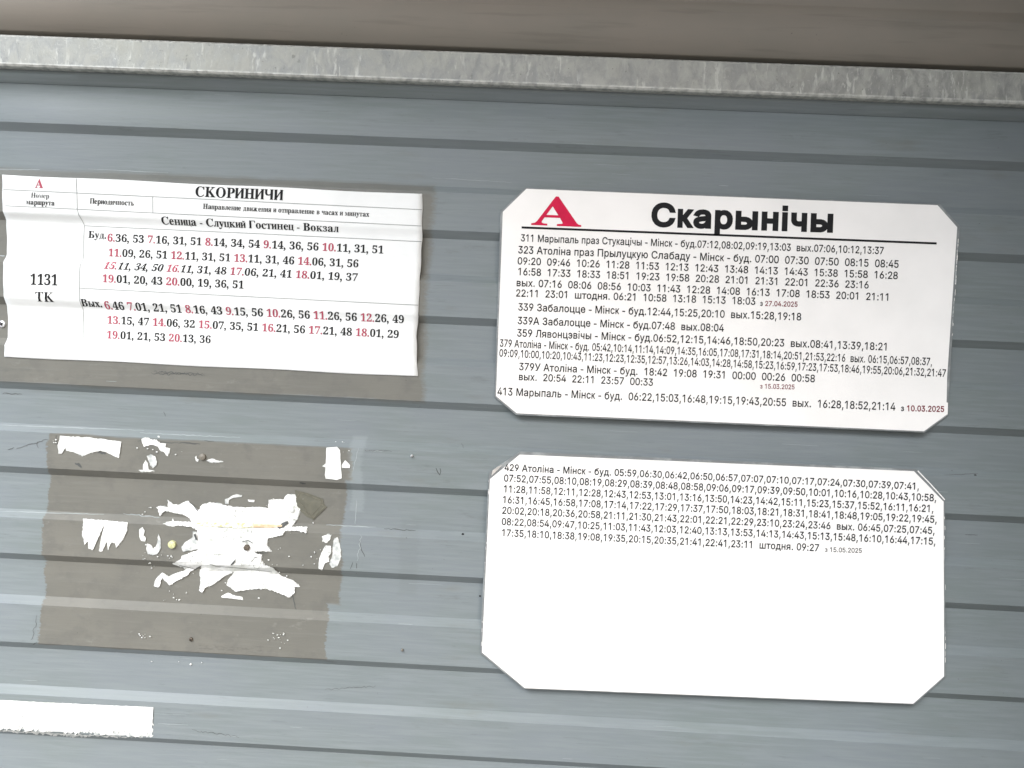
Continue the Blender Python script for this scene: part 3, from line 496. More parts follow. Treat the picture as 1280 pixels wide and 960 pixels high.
# serif letters the latin set lacks, put together from stems and thin strokes
XH = 316.0; CH = 455.0
def stem(x, h, w=108, s=24, y0=0):
    return [r_(x, x + w, y0, h), r_(x - s, x + w + s, y0, y0 + 15), r_(x - s, x + w + s, h - 15, h)]
def comp():
    S = SER
    x = S['x'][1]
    def small(c, fx=1.0):
        adv, L = S[c]; k = XH / CH
        return (adv * k * 1.08 * fx, sc_(L, k * 1.08 * fx, k))
    G = {}
    for a, b in zip('АВЕКМНОРСТХ', 'ABEKMHOPCTX'): G[a] = S[b]
    for a, b in zip('аеорсух', 'aeopcyx'): G[a] = S[b]
    for a, b in zip('вкмнт', 'BKMHT'): G[a] = small(b)
    G['м'] = small('M', .95)
    def two(h, w, gap, bars, extra=()):
        L = stem(26, h, w) + stem(26 + w + gap, h, w)
        for b in bars: L.append(r_(26 + w, 26 + w + gap, *b))
        return (52 + 2 * w + gap, L + list(extra))
    def diag(h, w, gap): return [(26 + w, 70), (26 + w, 112 * h / XH), (26 + w + gap, h - 60), (26 + w + gap, h - 60 - 42 * h / XH)]
    G['И'] = two(CH, 108, 165, [], [diag(CH, 108, 165)]); G['и'] = two(XH, 80, 92, [], [diag(XH, 80, 92)])
    a, L = G['и']; G['й'] = (a, L + [[(95, 420), (125, 420), (150, 385), (185, 385), (212, 420), (240, 420), (215, 362), (170, 345), (125, 362)]])
    G['П'] = two(CH, 108, 155, [(CH - 26, CH)]); G['п'] = two(XH, 80, 88, [(XH - 22, XH)])
    G['л'] = (320, stem(200, XH, 80) + [r_(110, 200, XH - 20, XH), [(100, XH), (135, XH), (128, 90), (105, 20), (60, -8), (15, 10), (10, 45), (35, 62), (70, 50), (88, 100)]])
    G['ц'] = two(XH, 80, 88, [(0, 22)], [r_(270, 318, 0, 18), [(290, -80), (290, 18), (316, 18), (316, -50)]])
    a, L = two(XH, 76, 70, [(0, 22)]); G['ш'] = (a + 140, L + stem(26 + 76 * 2 + 140, XH, 76) + [r_(248, 320, 0, 22)])
    G['г'] = (275, stem(30, XH, 80) + [r_(110, 235, XH - 20, XH), [(235, XH), (250, XH), (256, XH - 95), (238, XH - 95), (215, XH - 22)]])
    G['Г'] = (390, stem(30, CH, 108) + [r_(138, 345, CH - 24, CH), [(330, CH), (355, CH), (364, CH - 130), (344, CH - 130), (305, CH - 26)]])
    G['Ч'] = (480, stem(310, CH, 108) + [[(30, CH), (140, CH), (140, 300), (165, 235), (215, 222), (310, 245), (310, 205), (225, 178), (130, 185), (70, 225), (48, 290), (48, CH)], r_(15, 165, CH - 15, CH)])
    G['ч'] = (330, stem(212, XH, 80) + [[(28, XH), (110, XH), (110, 200), (135, 158), (212, 170), (212, 138), (150, 122), (85, 128), (45, 160), (34, 205), (34, XH)], r_(12, 128, XH - 15, XH)])
    p = S['P'][1]; mn = bb_(p)
    cap = sc_(p, 1, -1, 0, CH)
    G['Б'] = (430, cap + [r_(150, 350, CH - 26, CH), [(335, CH), (358, CH), (366, CH - 120), (346, CH - 120), (305, CH - 26)]])
    k = XH / CH
    so = sc_(cap, k * 1.05, k); G['ь'] = (418 * k * 1.05, so)
    G['ы'] = (418 * k * 1.05 + 125, so + stem(418 * k * 1.05 + 8, XH, 80))
    G['Л'] = (480, stem(290, CH, 108))
    kk = sc_(S['K'][1], k * .95, k); w = bb_(kk)[1]
    G['ж'] = (w + 190, sc_(S['K'][1], k * .95, k, 150) + sc_(S['K'][1], -k * .95, k, 340))
    G['я'] = (330, sc_(S['R'][1], -k, k, 332))
    G['д'] = (345, stem(205, XH, 78, 8) + [r_(105, 205, XH - 20, XH), [(100, XH), (132, XH), (125, 110), (80, 0), (45, 0), (85, 100)], r_(18, 325, 0, 24), [(18, -85), (18, 20), (44, 20), (36, -85)], [(300, -85), (300, 20), (326, 20), (318, -85)]])
    G['б'] = (350, sc_(S['6'][1], .92, 1.0))
    G['з'] = (290, sc_(S['3'][1], .78, XH / 486))
    G['-'] = (170, [r_(15, 155, 112, 160)]); G['.'] = (150, [[(18, 36), (28, 76), (66, 94), (104, 76), (114, 36), (104, -2), (66, -18), (28, -2)]])
    G[','] = (160, [[(14, 40), (26, 84), (64, 98), (106, 84), (124, 30), (104, -48), (38, -122), (18, -100), (62, -48), (66, -10), (30, -2)]])
    G[' '] = (188, [])
    for c in '0123456789': G[c] = S[c]
    return G
SERIF = comp()
_cache = {}
def glyph(font, ch, w):
    key = (id(font), ch, w)
    if key not in _cache:
        adv, L = font[ch]
        if w and L: L = bold(L, w)
        _cache[key] = (adv + max(0, w) * 1.0, cdt(L) if L else ([], []))
    return _cache[key]
def print_line(name, parent, text, p0, p1, hpx, surf, font=SANS, w=0.0, mats=None, shear=0.0, cap=509.0, track=0.0, stuff=False, lift=.0003, split=()):
    """text between two picture points on the baseline; '~' switches between the first and second ink"""
    V, F, MI = [], [], []
    x = 0.0; ink = 0; first = None; last = 0
    raw = []
    for ch in text:
        if ch == '~': ink = 1 - ink; continue
        adv, (v, f) = glyph(font, ch, w)
        if v:
            raw.append((x, v, f, ink))
            a = min(q[0] for q in v) + x; b = max(q[0] for q in v) + x
            first = a if first is None else first; last = max(last, b)
        x += adv + track
    A = at(p0[0], p0[1], surf if not callable(surf) else -.0088); B = at(p1[0], p1[1], surf if not callable(surf) else -.0088)
    U = B - A; Lw = math.hypot(U.x, U.z); ux, uz = U.x / Lw, U.z / Lw
    s = Lw / (last - first); sv = hpx * MM / cap
    for (x, v, f, k) in raw:
        b = len(V)
        for q in v:
            a = (x + q[0] - first) * s + q[1] * shear * s; c = q[1] * sv
            X = A.x + ux * a - uz * c; Z = A.z + uz * a + ux * c
            V.append([X, 0, Z])
        for t in f:
            F.append(tuple(b + i for i in t)); MI.append(k)
    bm = bmesh.new()
    vs = [bm.verts.new(q) for q in V]
    for t, k in zip(F, MI):
        try: fc = bm.faces.new([vs[i] for i in t]); fc.material_index = k
        except ValueError: pass
    if callable(surf):
        for zc in split:
            bmesh.ops.bisect_plane(bm, geom=bm.verts[:] + bm.edges[:] + bm.faces[:], plane_co=(0, 0, zc), plane_no=(0, 0, 1))
        for q in bm.verts: q.co.y = surf(q.co.x, q.co.z) - lift
    else:
        for q in bm.verts: q.co.y = surf - lift
    bmesh.ops.recalc_face_normals(bm, faces=bm.faces)
    for fc in bm.faces:
        if fc.normal.y > 0: fc.normal_flip()
    return fromb(name, bm, mats or [M['ink']], parent)
def rule(name, parent, a, b, wpx, surf, mat, lift=.0003, n=40):
    V, F = [], []
    vert = abs(b[1] - a[1]) > abs(b[0] - a[0])
    for i in range(n + 1):
        f = i / n; px = a[0] + (b[0] - a[0]) * f; py = a[1] + (b[1] - a[1]) * f
        for s in (-.5, .5):
            q = at(px + (s * wpx if vert else 0), py + (0 if vert else s * wpx), surf if not callable(surf) else -.0088)
            q.y = (surf(q.x, q.z) if callable(surf) else surf) - lift
            V.append(q)
        if i: F.append((2 * i - 2, 2 * i - 1, 2 * i + 1, 2 * i))
    o = mesh(name, V, F, mat, parent)
    return o
# ------------------------------------------------------------------ laminated boards
def slab(name, poly, y0, y1, mat, parent, bev=.0006):
    """poly in picture pixels on the plane y1 (front); y0 is the back"""
    pts = [at(p[0], p[1], y1) for p in poly]
    bm = bmesh.new()
    vs = [bm.verts.new((p.x, y1, p.z)) for p in pts]
    f = bm.faces.new(vs)
    if f.normal.y > 0: f.normal_flip()
    r = bmesh.ops.extrude_face_region(bm, geom=[f])
    for v in r['geom']:
        if isinstance(v, bmesh.types.BMVert): v.co.y = y0
    # the original face ends up in front
    bmesh.ops.recalc_face_normals(bm, faces=bm.faces)
    if bev: bmesh.ops.bevel(bm, geom=[e for e in bm.edges], offset=bev, segments=1, affect='EDGES')
    return fromb(name, bm, mat, parent)
BACK, FRONT = -.0092, -.0122
SH = -.0127
def board(label, poly, sheet, group):
    c = at(sum(p[0] for p in poly) / len(poly), sum(p[1] for p in poly) / len(poly), 0)
    t = thing('timetable_board', label, 'timetable', (0, 0, 0), group)
    slab('backing_board', poly, BACK, FRONT, M['board'], t)
    slab('printed_sheet', sheet, FRONT - .0001, SH, M['film'], t, 0)
    return t
GRP = 'white bus timetable boards with cut corners'
b1 = board('white board with cut corners, large red letter A and bold heading above bus times',
           [(656, 234.5), (1175, 255), (1200, 283), (1193, 385), (1187.5, 478), (1185.5, 519), (1156, 541), (645, 519), (618, 496.5), (625.5, 264.5)],
           [(658, 236), (1172, 256.5), (1196.5, 284), (1189.5, 388), (1184, 470), (1183.2, 503), (1185, 503.3), (1184.6, 517.5), (1155, 539), (646, 516.6), (620, 495), (628.5, 264.8)], GRP)
print_line('route_letter', b1, 'А', (664, 280.7), (726.5, 283.2), 35.5, SH, SERIF, 6, [M['crimson']], 0, 466)
print_line('heading', b1, 'Скарынічы', (813.8, 281.8), (1041, 289.3), 31, SH, SANS, 34, [M['ink']], 0, 592)
rule('heading_rule', b1, (652, 284.3), (1170.7, 304.3), 2.6, SH, M['ink'])
L1 = [
 ("311 Марыпаль праз Стукацічы - Мінск - буд.07:12,08:02,09:19,13:03  вых.07:06,10:12,13:37", (651, 301.6), (1104.4, 317.7), 8.3),
 ("323 Атоліна праз Прылуцкую Слабаду - Мінск - буд. 07:00  07:30  07:50  08:15  08:45", (647.6, 316.6), (1123, 334.8), 8.7),
 ("09:20  09:46  10:26  11:28  11:53  12:13  12:43  13:48  14:13  14:43  15:38  15:58  16:28", (646.9, 330.4), (1122, 348.9), 8.4),
 ("16:58  17:33  18:33  18:51  19:23  19:58  20:28  21:01  21:31  22:01  22:36  23:16", (647.6, 343.7), (1085.6, 360.6), 8.4),
 ("вых. 07:16  08:06  08:56  10:03  11:43  12:28  14:08  16:13  17:08  18:53  20:01  21:11", (645.7, 357.6), (1110, 375.9), 8.4),
 ("22:11  23:01  штодня. 06:21  10:58  13:18  15:13  18:03", (645, 370.5), (944, 381), 8.4),
 ("339 Забалоцце - Мінск - буд.12:44,15:25,20:10  вых.15:28,19:18", (647.6, 388), (1001.3, 400.5), 8.6),
 ("339А Забалоцце - Мінск - буд.07:48  вых.08:04", (646.9, 405), (904.7, 414.5), 8.6),
 ("359 Лявонцэвічы - Мінск - буд.06:52,12:15,14:46,18:50,20:23  вых.08:41,13:39,18:21", (646.2, 420.5), (1107.9, 438), 8.7),
 ("379 Атоліна - Мінск - буд. 05:42,10:14,11:14,14:09,14:35,16:05,17:08,17:31,18:14,20:51,21:53,22:16  вых. 06:15,06:57,08:37,", (624.6, 433.2), (1164.8, 456.7), 8.7),
 ("09:09,10:00,10:20,10:43,11:23,12:23,12:35,12:57,13:26,14:03,14:28,14:58,15:23,16:59,17:23,17:53,18:46,19:55,20:06,21:32,21:47", (624, 445.6), (1182, 471), 8.7),
 ("379У Атоліна - Мінск - буд.  18:42  19:08  19:31  00:00  00:26  00:58", (648.7, 462.5), (1018.4, 477.7), 8.6),
 ("вых.  20:54  22:11  23:57  00:33", (648.5, 475), (816, 482.2), 8.4),
 ("413 Марыпаль - Мінск - буд.  06:22,15:03,16:48,19:15,19:43,20:55  вых.  16:28,18:52,21:14", (621.6, 493.7), (1119, 513), 8.9),
]
for t, a, b, h in L1: print_line('timetable_line', b1, t, a, b, h * 1.04, SH, w=11)
print_line('date_line', b1, "~з~ 27.04.2025", (950, 382.2), (996.8, 383.4), 6, SH, w=16, mats=[M['date'], M['ink_soft']])
print_line('date_line', b1, "з 15.03.2025", (950, 485.5), (993, 486.6), 5.6, SH, w=12, mats=[M['date']])
print_line('date_line', b1, "~з~ 10.03.2025", (1126, 513.6), (1180, 514.8), 6.8, SH, w=22, mats=[M['date'], M['ink_soft']])
rule('film_edge', b1, (1197.5, 300), (1190.5, 405), 1.2, FRONT, M['rim'], .0002)
b2 = board('lower white board with cut corners and seven packed rows of bus times above blank space',
           [(650, 564.5), (1145.5, 586.5), (1181.5, 624), (1181.5, 700), (1182.5, 846), (1143, 881), (655, 861.5), (600, 817), (600.5, 795), (610.5, 596), (611.5, 590)],
           [(649.5, 568.3), (1142.5, 589), (1179.5, 627), (1180, 845.5), (1141.5, 879.6), (656, 860), (602.5, 815.5), (612.5, 599)], GRP)
L2 = [
 ("429 Атоліна - Мінск - буд. 05:59,06:30,06:42,06:50,06:57,07:07,07:10,07:17,07:24,07:30,07:39,07:41,", (630.5, 588.2), (1148.4, 612), 7.9),
 ("07:52,07:55,08:10,08:19,08:29,08:39,08:48,08:58,09:06,09:17,09:39,09:50,10:01,10:16,10:28,10:43,10:58,", (629.8, 601.7), (1170, 626.6), 8.2),
 ("11:28,11:58,12:11,12:28,12:43,12:53,13:01,13:16,13:50,14:23,14:42,15:11,15:23,15:37,15:52,16:11,16:21,", (629.8, 615.2), (1166.5, 640.2), 8.2),
 ("16:31,16:45,16:58,17:08,17:14,17:22,17:29,17:37,17:50,18:03,18:21,18:31,18:41,18:48,19:05,19:22,19:45,", (628.6, 628.7), (1170.7, 653.6), 8.2),
 ("20:02,20:18,20:36,20:58,21:11,21:30,21:43,22:01,22:21,22:29,23:10,23:24,23:46  вых. 06:45,07:25,07:45,", (627.7, 642), (1168, 667.6), 8.2),
 ("08:22,08:54,09:47,10:25,11:03,11:43,12:03,12:40,13:13,13:53,14:13,14:43,15:13,15:48,16:10,16:44,17:15,", (627, 656), (1169, 681), 8.2),
 ("17:35,18:10,18:38,19:08,19:35,20:15,20:35,21:41,22:41,23:11  штодня. 09:27", (627.4, 670), (1023.5, 689), 8.2),
]
for t, a, b, h in L2: print_line('timetable_line', b2, t, a, b, h * 1.04, SH, w=15, mats=[M['ink_soft']])
print_line('date_line', b2, "з 15.05.2025", (1031, 689.6), (1077, 691), 5.6, SH, w=8, mats=[M['ink_soft']])
def strip(name, parent, pts, wpx, y, mat, lift=.0003, thick=.0004):
    """a narrow band along picture points, with thickness"""
    V, F = [], []
    for i, p in enumerate(pts):
        a = pts[max(0, i - 1)]; b = pts[min(len(pts) - 1, i + 1)]
        dx, dy = b[0] - a[0], b[1] - a[1]; L = math.hypot(dx, dy) or 1
        ww = wpx[i] if isinstance(wpx, (list, tuple)) else wpx
        for s in (-.5, .5):
            px, py = p[0] - dy / L * ww * s, p[1] + dx / L * ww * s
            q = pw(px, py, lift + thick) if y is None else at(px, py, y - lift - thick)
            V.append(q)
            V.append(q + Vector((0, thick, 0)))
    for i in range(len(pts) - 1):
        a = 4 * i; b = a + 4
        F += [(a, a + 2, b + 2, b), (a, b, b + 1, a + 1), (a + 2, a + 3, b + 3, b + 2)]
    o = mesh(name, V, F, mat, parent)
    return o
# worn, frayed film edges
def edge_chips(parent, a, b, n, mat, y, amp=1.0, w=(.5, 1.3)):
    vs, fs = [], []
    for i in range(n):
        f = random.random(); L = random.uniform(1.5, 7)
        dx, dy = b[0] - a[0], b[1] - a[1]; l = math.hypot(dx, dy)
        px, py = a[0] + dx * f + random.uniform(-amp, amp), a[1] + dy * f + random.uniform(-amp, amp)
        ex, ey = dx / l * L, dy / l * L; ww = random.uniform(*w); nx, ny = -dy / l * ww, dx / l * ww
        k = len(vs)
        for q in ((px, py), (px + ex * .5, py + ey * .5 + ny * .2), (px + ex, py + ey), (px + ex + nx, py + ey + ny), (px + nx * 1.2, py + ny * 1.2)):
            vs.append(at(q[0], q[1], y - .0001 - .0002 * (i % 3)))
        fs.append((k, k + 1, k + 2, k + 3, k + 4))
    o = mesh('frayed_film', vs, fs, mat, parent); o['kind'] = 'stuff'
edge_chips(b1, (1198.5, 290), (1190.5, 420), 22, M['film'], FRONT - .0003, .6, (.3, .8))
edge_chips(b2, (611.5, 600), (601.8, 812), 9, M['film'], FRONT, .4, (.2, .5))
edge_chips(b2, (1181, 640), (1182, 842), 10, M['film'], FRONT, .4, (.2, .5))
strip('film_edge', b2, [(1147.2, 588.5), (1164, 606), (1181, 624.8)], 1.3, FRONT, M['film'])
cutf = [(614.3, 594.5), (616.5, 587.3), (627.8, 581.5), (622, 587.5)]
def flap(parent):
    V = [at(614.3, 594.8, SH - .0006), at(615.5, 588.2, SH - .004), at(621, 584, SH - .0045), at(627.8, 581.3, SH - .0035), at(622.5, 587.2, SH - .0006)]
    V += [v + Vector((0, .0003, 0)) for v in V]
    F = [(0, 1, 4), (1, 2, 4), (2, 3, 4), (5, 9, 6), (6, 9, 7), (7, 9, 8), (0, 5, 6, 1), (1, 6, 7, 2), (2, 7, 8, 3), (3, 8, 9, 4), (4, 9, 5, 0)]
    mesh('peeled_corner', V, F, M['film'], parent)
flap(b2)
# ------------------------------------------------------------------ the paper timetable, pressed into the ribs
notice = thing('paper_timetable', 'creased white paper timetable with small red A glued over the ribs at the left', 'timetable', (0, 0, 0))
def psurf(x, z):
    """front of the paper: follows the ribs, bridging the corners a little"""
    y = 0; n = 7
    for i in range(n): y += wy(z + (i - 3) * .0021)
    y = min(y / n, wy(z) * .9 + -.0008) - .0011; y = min(y, wy(z) - .0010)
    d = (x + .68)
    y -= .0010 * max(0, noise.noise((x * 9, z * 26, 3.1))) + .0007 * noise.noise((x * 3 + z * 30, z * 44, 7.7))
    y -= .0012 * math.exp(-((z - zf1 - .018 * x) / .004) ** 2) 
    fo = min(1, max(.35, 1 - (x + .60) * 2.6))
    y = -DEP - .0012 + (y + DEP + .0012) * fo
    return y
zf1 = at(60, 379, -.004).z + .018 * .6
TL, TR, BR, BL = (3, 218.5), (528.3, 243), (522.3, 470.8), (6, 446)
RGT = [(0, 0), (.25, .6), (.34, 0), (.5, -.8), (.62, -1), (.78, -3.2), (.86, -2.5), (1, 0)]
def lerp_tab(tab, v):
    for (a, x), (b, y) in zip(tab, tab[1:]):
        if v <= b: return x + (y - x) * (v - a) / (b - a)
    return tab[-1][1]
NU, NV = 70, 110
V, F = [], []
for j in range(NV + 1):
    v = j / NV
    for i in range(NU + 1):
        u = i / NU
        px = (TL[0] * (1 - u) + TR[0] * u) * (1 - v) + (BL[0] * (1 - u) + BR[0] * u) * v
        py = (TL[1] * (1 - u) + TR[1] * u) * (1 - v) + (BL[1] * (1 - u) + BR[1] * u) * v
        px += lerp_tab(RGT, v) * u ** 6 + .35 * math.sin(v * 41 + u * 5) * (u > .99 or u < .01)
        py += .5 * math.sin(u * 17) * (j in (0, NV))
        q = at(px, py, -.0088); q.y = psurf(q.x, q.z); V.append(q)
n0 = len(V)
V += [q + Vector((0, .00018, 0)) for q in V]
for j in range(NV):
    for i in range(NU):
        a = j * (NU + 1) + i; b = a + NU + 1
        F.append((a, b, b + 1, a + 1)); F.append((n0 + a, n0 + a + 1, n0 + b + 1, n0 + b))
for i in range(NU):
    F.append((i, i + 1, n0 + i + 1, n0 + i)); a = NV * (NU + 1) + i; F.append((a, n0 + a, n0 + a + 1, a + 1))
for j in range(NV):
    a = j * (NU + 1); b = a + NU + 1; F.append((a, n0 + a, n0 + b, b)); a += NU; b += NU; F.append((a, b, n0 + b, n0 + a))
sheet = mesh('paper_sheet', V, F, M['paper'], notice, True)
SPL = [at(60, 230, -.004).z - i * .0022 for i in range(125)]
def pl(text, a, b, h, mats=None, **k):
    cap = k.pop('cap', 470)
    return print_line(k.pop('name', 'timetable_line'), notice, text, a, b, h, psurf, SERIF, k.pop('w', 4), mats or [M['ink'], M['rose']], k.pop('shear', 0), cap, lift=.0004, split=SPL, **k)
pl("А", (44.4, 234.8), (54.6, 235.3), 11, [M['rose']], name='route_letter', cap=466)
pl("Номер", (39.4, 247.3), (62, 248.4), 6.6, [M['ink']], name='column_title', cap=455, w=-6)
pl("маршрута", (33.3, 255.6), (69, 257.3), 6.6, [M['ink']], name='column_title', cap=455)
pl("Периодичность", (113, 254.7), (167.8, 257.3), 6.8, [M['ink']], name='column_title', cap=455)
pl("Направление движения и отправление в часах и минутах", (254.2, 261.2), (461.7, 271.2), 6.4, [M['ink']], name='column_title', cap=455)
pl("СКОРИНИЧИ", (244.6, 245.8), (354, 250.4), 12.6, [M['ink']], name='heading', cap=455)
pl("Сеница - Слуцкий Гостинец - Вокзал", (201.3, 279.8), (423, 290), 9, [M['ink']], name='route_name', cap=455)
pl("Буд.", (107.2, 296.2), (129.7, 297.3), 8.8, w=2, name='row_title', cap=455)
pl("~6.~36, 53 ~7.~16, 31, 51 ~8.~14, 34, 54 ~9.~14, 36, 56 ~10.~11, 31, 51", (131.3, 300.6), (478.8, 316.6), 9.5)
pl("~11.~09, 26, 51 ~12.~11, 31, 51 ~13.~11, 31, 46 ~14.~06, 31, 56", (132.3, 319.2), (447.5, 334), 9.5)
pl("~15.~11, 34, 50 ~16.~11,", (129.5, 336), (242, 341.2), 9.3, shear=.13)
pl("31, 48 ~17.~06, 21, 41 ~18.~01, 19, 37", (246.5, 341.5), (447, 351.4), 9.5)
pl("~19.~01, 20, 43 ~20.~00, 19, 36, 51", (128.6, 352.7), (304.8, 360.8), 9.5)
pl("1131", (38.3, 355.8), (72.2, 356.8), 13.6, name='route_number')
pl("ТК", (44.4, 376.6), (67.4, 377.6), 12, w=-2, name='route_number', cap=455)
pl("Вых.", (100.6, 382.4), (126.4, 383.7), 8.8, name='row_title', cap=455)
pl("~6.~46 ~7.~01, 21, 51 ~8.~16, 43 ~9.~15, 56 ~10.~26, 56 ~11.~26, 56 ~12.~26, 49", (129.6, 386), (504.6, 403.9), 9.5)
pl("~13.~15, 47 ~14.~06, 32 ~15.~07, 35, 51 ~16.~21, 56 ~17.~21, 48 ~18.~01, 29", (130.8, 403.9), (498, 422.5), 9.5)
pl("~19.~01, 21, 53 ~20.~13, 36", (130.4, 422.5), (262, 429), 9.5)
for a, b in (((4.6, 237), (527.6, 262.3)), ((7, 257.3), (527, 282.7)), ((102.6, 281), (526.8, 301.8)), ((100.6, 360.3), (523, 381.6)),
             ((96.2, 223.3), (97.2, 262)), ((97.2, 262), (102, 280)), ((102, 280), (99.8, 360)), ((99.8, 360), (101.5, 424)), ((191.4, 246.5), (191.6, 266))):
    rule('table_rule', notice, a, b, .75, psurf, M['ink_line'], .0004, 120)
# ------------------------------------------------------------------ torn remains of posters
def cr(pts, o, s): return [(o[0] + x * s, o[1] + y * s) for x, y in pts]
O3, S3 = (40, 530), .171875
O4, S4 = (180, 600), .203125
GS = 'torn remains of posters on the bare patch'
def scrap(label, poly, mat='scrap', amp=.7, keep=(), **k):
    o = cut_sheet('paper_scrap', poly, M[mat], None, amp=amp, keep=keep, **k)
    xs = [p[0] for p in poly]; ys = [p[1] for p in poly]
    if max(xs) - min(xs) > 9 and mat == 'scrap' and 'rectangular' not in label:
        cx, cy = sum(xs) / len(xs), sum(ys) / len(ys); q = []
        for (x, y) in poly:
            d = math.hypot(x - cx, y - cy) or 1; g = random.uniform(-.6, 1.7)
            q.append((x + (x - cx) / d * g, y + (y - cy) / d * g))
        cut_sheet('fibre_fringe', q, M['residue'], o, amp=.8, lift=.00045, curl=.0001, step=1.5, thick=.0001)
    return tag(o, label, 'paper scrap', GS)
scrap('torn white strip with straight top and ragged underside, top left of bare patch',
      cr([(205, 85), (430, 104), (650, 128), (632, 248), (590, 230), (545, 205), (500, 193), (440, 205), (370, 225), (320, 210), (250, 190), (245, 172), (215, 215), (200, 215), (190, 165), (203, 125)], O3, S3), amp=.35)
scrap('thin ragged white shred under the top fold, between the strip and the brown bolt',
      cr([(795, 108), (830, 100), (880, 118), (905, 115), (930, 140), (975, 145), (970, 170), (1005, 178), (985, 235), (960, 205), (930, 190), (920, 165), (870, 150), (815, 165), (805, 140)], O3, S3), amp=.5)
scrap('small pale grey fibrous shred just below the thin ragged shred',
      cr([(835, 232), (870, 220), (895, 235), (912, 275), (905, 300), (880, 322), (860, 300), (850, 275)], O3, S3), 'residue', .5)
scrap('tiny white shred shaped like a pointed hat above the dark fold',
      cr([(775, 335), (808, 333), (812, 290), (826, 268), (845, 300), (848, 332), (890, 338), (850, 347), (800, 345)], O3, S3), amp=.25)
scrap('white scrap torn into long downward teeth, at the left of the bare patch',
      cr([(380, 692), (540, 704), (695, 716), (690, 780), (660, 840), (612, 900), (605, 868), (580, 860), (552, 912), (545, 855), (512, 922), (490, 918), (497, 870), (527, 735), (515, 750), (487, 820), (442, 915), (415, 905), (410, 850), (380, 880), (385, 840), (368, 812), (375, 760)], O3, S3), amp=.35)
scrap('small white hook-shaped scrap right of the toothed scrap',
      cr([(780, 765), (805, 750), (820, 775), (810, 810), (830, 830), (825, 855), (795, 850), (780, 820)], O3, S3), amp=.4)
scrap('pale grey smear of paper fibre left of the yellow bolt head',
      cr([(838, 868), (868, 880), (880, 910), (905, 880), (920, 800), (935, 835), (938, 900), (918, 940), (880, 955), (842, 945), (832, 900)], O3, S3), 'residue', .5)
big = [(85, 165), (110, 160), (150, 168), (150, 125), (180, 150), (215, 152), (270, 130), (305, 158), (335, 188), (360, 150), (400, 142), (455, 147), (500, 155), (540, 165), (620, 170), (690, 165), (765, 175), (768, 122), (860, 118), (880, 90), (935, 95), (940, 160), (962, 180), (945, 240), (908, 290), (960, 287), (1000, 292), (1000, 325), (940, 310), (870, 312), (850, 340), (760, 360), (755, 400), (782, 440), (700, 438), (672, 432), (690, 452), (725, 457), (720, 490), (740, 522), (800, 545), (842, 590), (920, 620), (960, 655), (925, 660), (930, 690), (895, 720), (850, 700), (760, 670), (650, 672), (570, 685), (510, 645), (520, 610), (560, 560), (500, 590), (430, 640), (380, 660), (360, 690), (340, 680), (350, 640), (345, 560), (360, 520), (290, 560), (268, 585), (200, 622), (160, 648), (112, 600), (92, 660), (62, 650), (75, 610), (115, 568), (155, 590), (250, 556), (265, 546), (172, 515), (225, 488), (240, 462), (330, 435), (342, 420), (330, 310), (292, 285), (200, 278), (120, 272), (170, 255), (300, 262), (282, 232), (240, 210), (130, 190), (100, 220)]
bs = scrap('large ragged white remnant of a torn poster in the middle of the bare patch', cr(big, O4, S4), amp=.75, lift=.0012, curl=.0014, step=1.3)
cut_sheet('fibre_smear', cr([(230, 410), (262, 378), (300, 350), (300, 318), (335, 320), (345, 420), (300, 432), (240, 440)], O4, S4), M['residue'], bs, amp=.5, lift=.0007)
cut_sheet('glue_seam', cr([(300, 262), (420, 255), (560, 262), (670, 268), (672, 292), (560, 295), (430, 285), (320, 280)], O4, S4), M['stain'], bs, amp=.5, lift=.0040)
cut_sheet('rusty_seam', cr([(672, 268), (770, 272), (850, 275), (848, 288), (760, 294), (674, 292)], O4, S4), M['rust'], bs, amp=.4, lift=.0040)
cut_sheet('torn_hole', cr([(820, 288), (850, 264), (885, 252), (888, 268), (860, 290), (830, 300)], O4, S4), M['dark_mark'], bs, amp=.4, lift=.0030)
cut_sheet('torn_hole', cr([(530, 522), (560, 490), (568, 480), (560, 505), (540, 525)], O4, S4), M['dark_mark'], bs, amp=.3, lift=.0030)
cut_sheet('torn_hole', cr([(895, 175), (920, 172), (922, 195), (900, 200)], O4, S4), M['residue'], bs, amp=.4, lift=.0030)
cut_sheet('torn_hole', cr([(305, 335), (318, 330), (330, 370), (318, 368)], O4, S4), M['dark_mark'], bs, amp=.3, lift=.0030)
scrap('narrow white sliver below the large remnant', cr([(475, 715), (520, 695), (560, 712), (605, 720), (605, 738), (550, 730), (480, 722)], O4, S4), amp=.3)
scrap('faint curved white shred above the large remnant', cr([(498, 118), (520, 112), (545, 95), (570, 86), (605, 93), (600, 104), (552, 108), (524, 122), (520, 150), (500, 145)], O4, S4), 'residue', .3)
scrap('tiny white fleck above the large remnant', cr([(638, 121), (680, 123), (678, 136), (645, 133)], O4, S4), amp=.3)
scrap('small white flake just above the curved scrap at the right of the bare patch', cr([(1100, 350), (1125, 336), (1150, 340), (1145, 368), (1120, 388), (1102, 376)], O4, S4), amp=.4)
scrap('curved white scrap at the right edge of the bare patch', cr([(1115, 402), (1150, 405), (1152, 450), (1135, 468), (1140, 500), (1112, 512), (1100, 548), (1076, 547), (1080, 480), (1098, 440)], O4, S4), amp=.5)
scrap('translucent grey paper ghost right of the curved white scrap', cr([(1170, 360), (1190, 350), (1206, 400), (1215, 470), (1190, 530), (1155, 540), (1140, 515), (1160, 460), (1163, 400)], O4, S4), 'residue', .6, lift=.0004, curl=.0002)
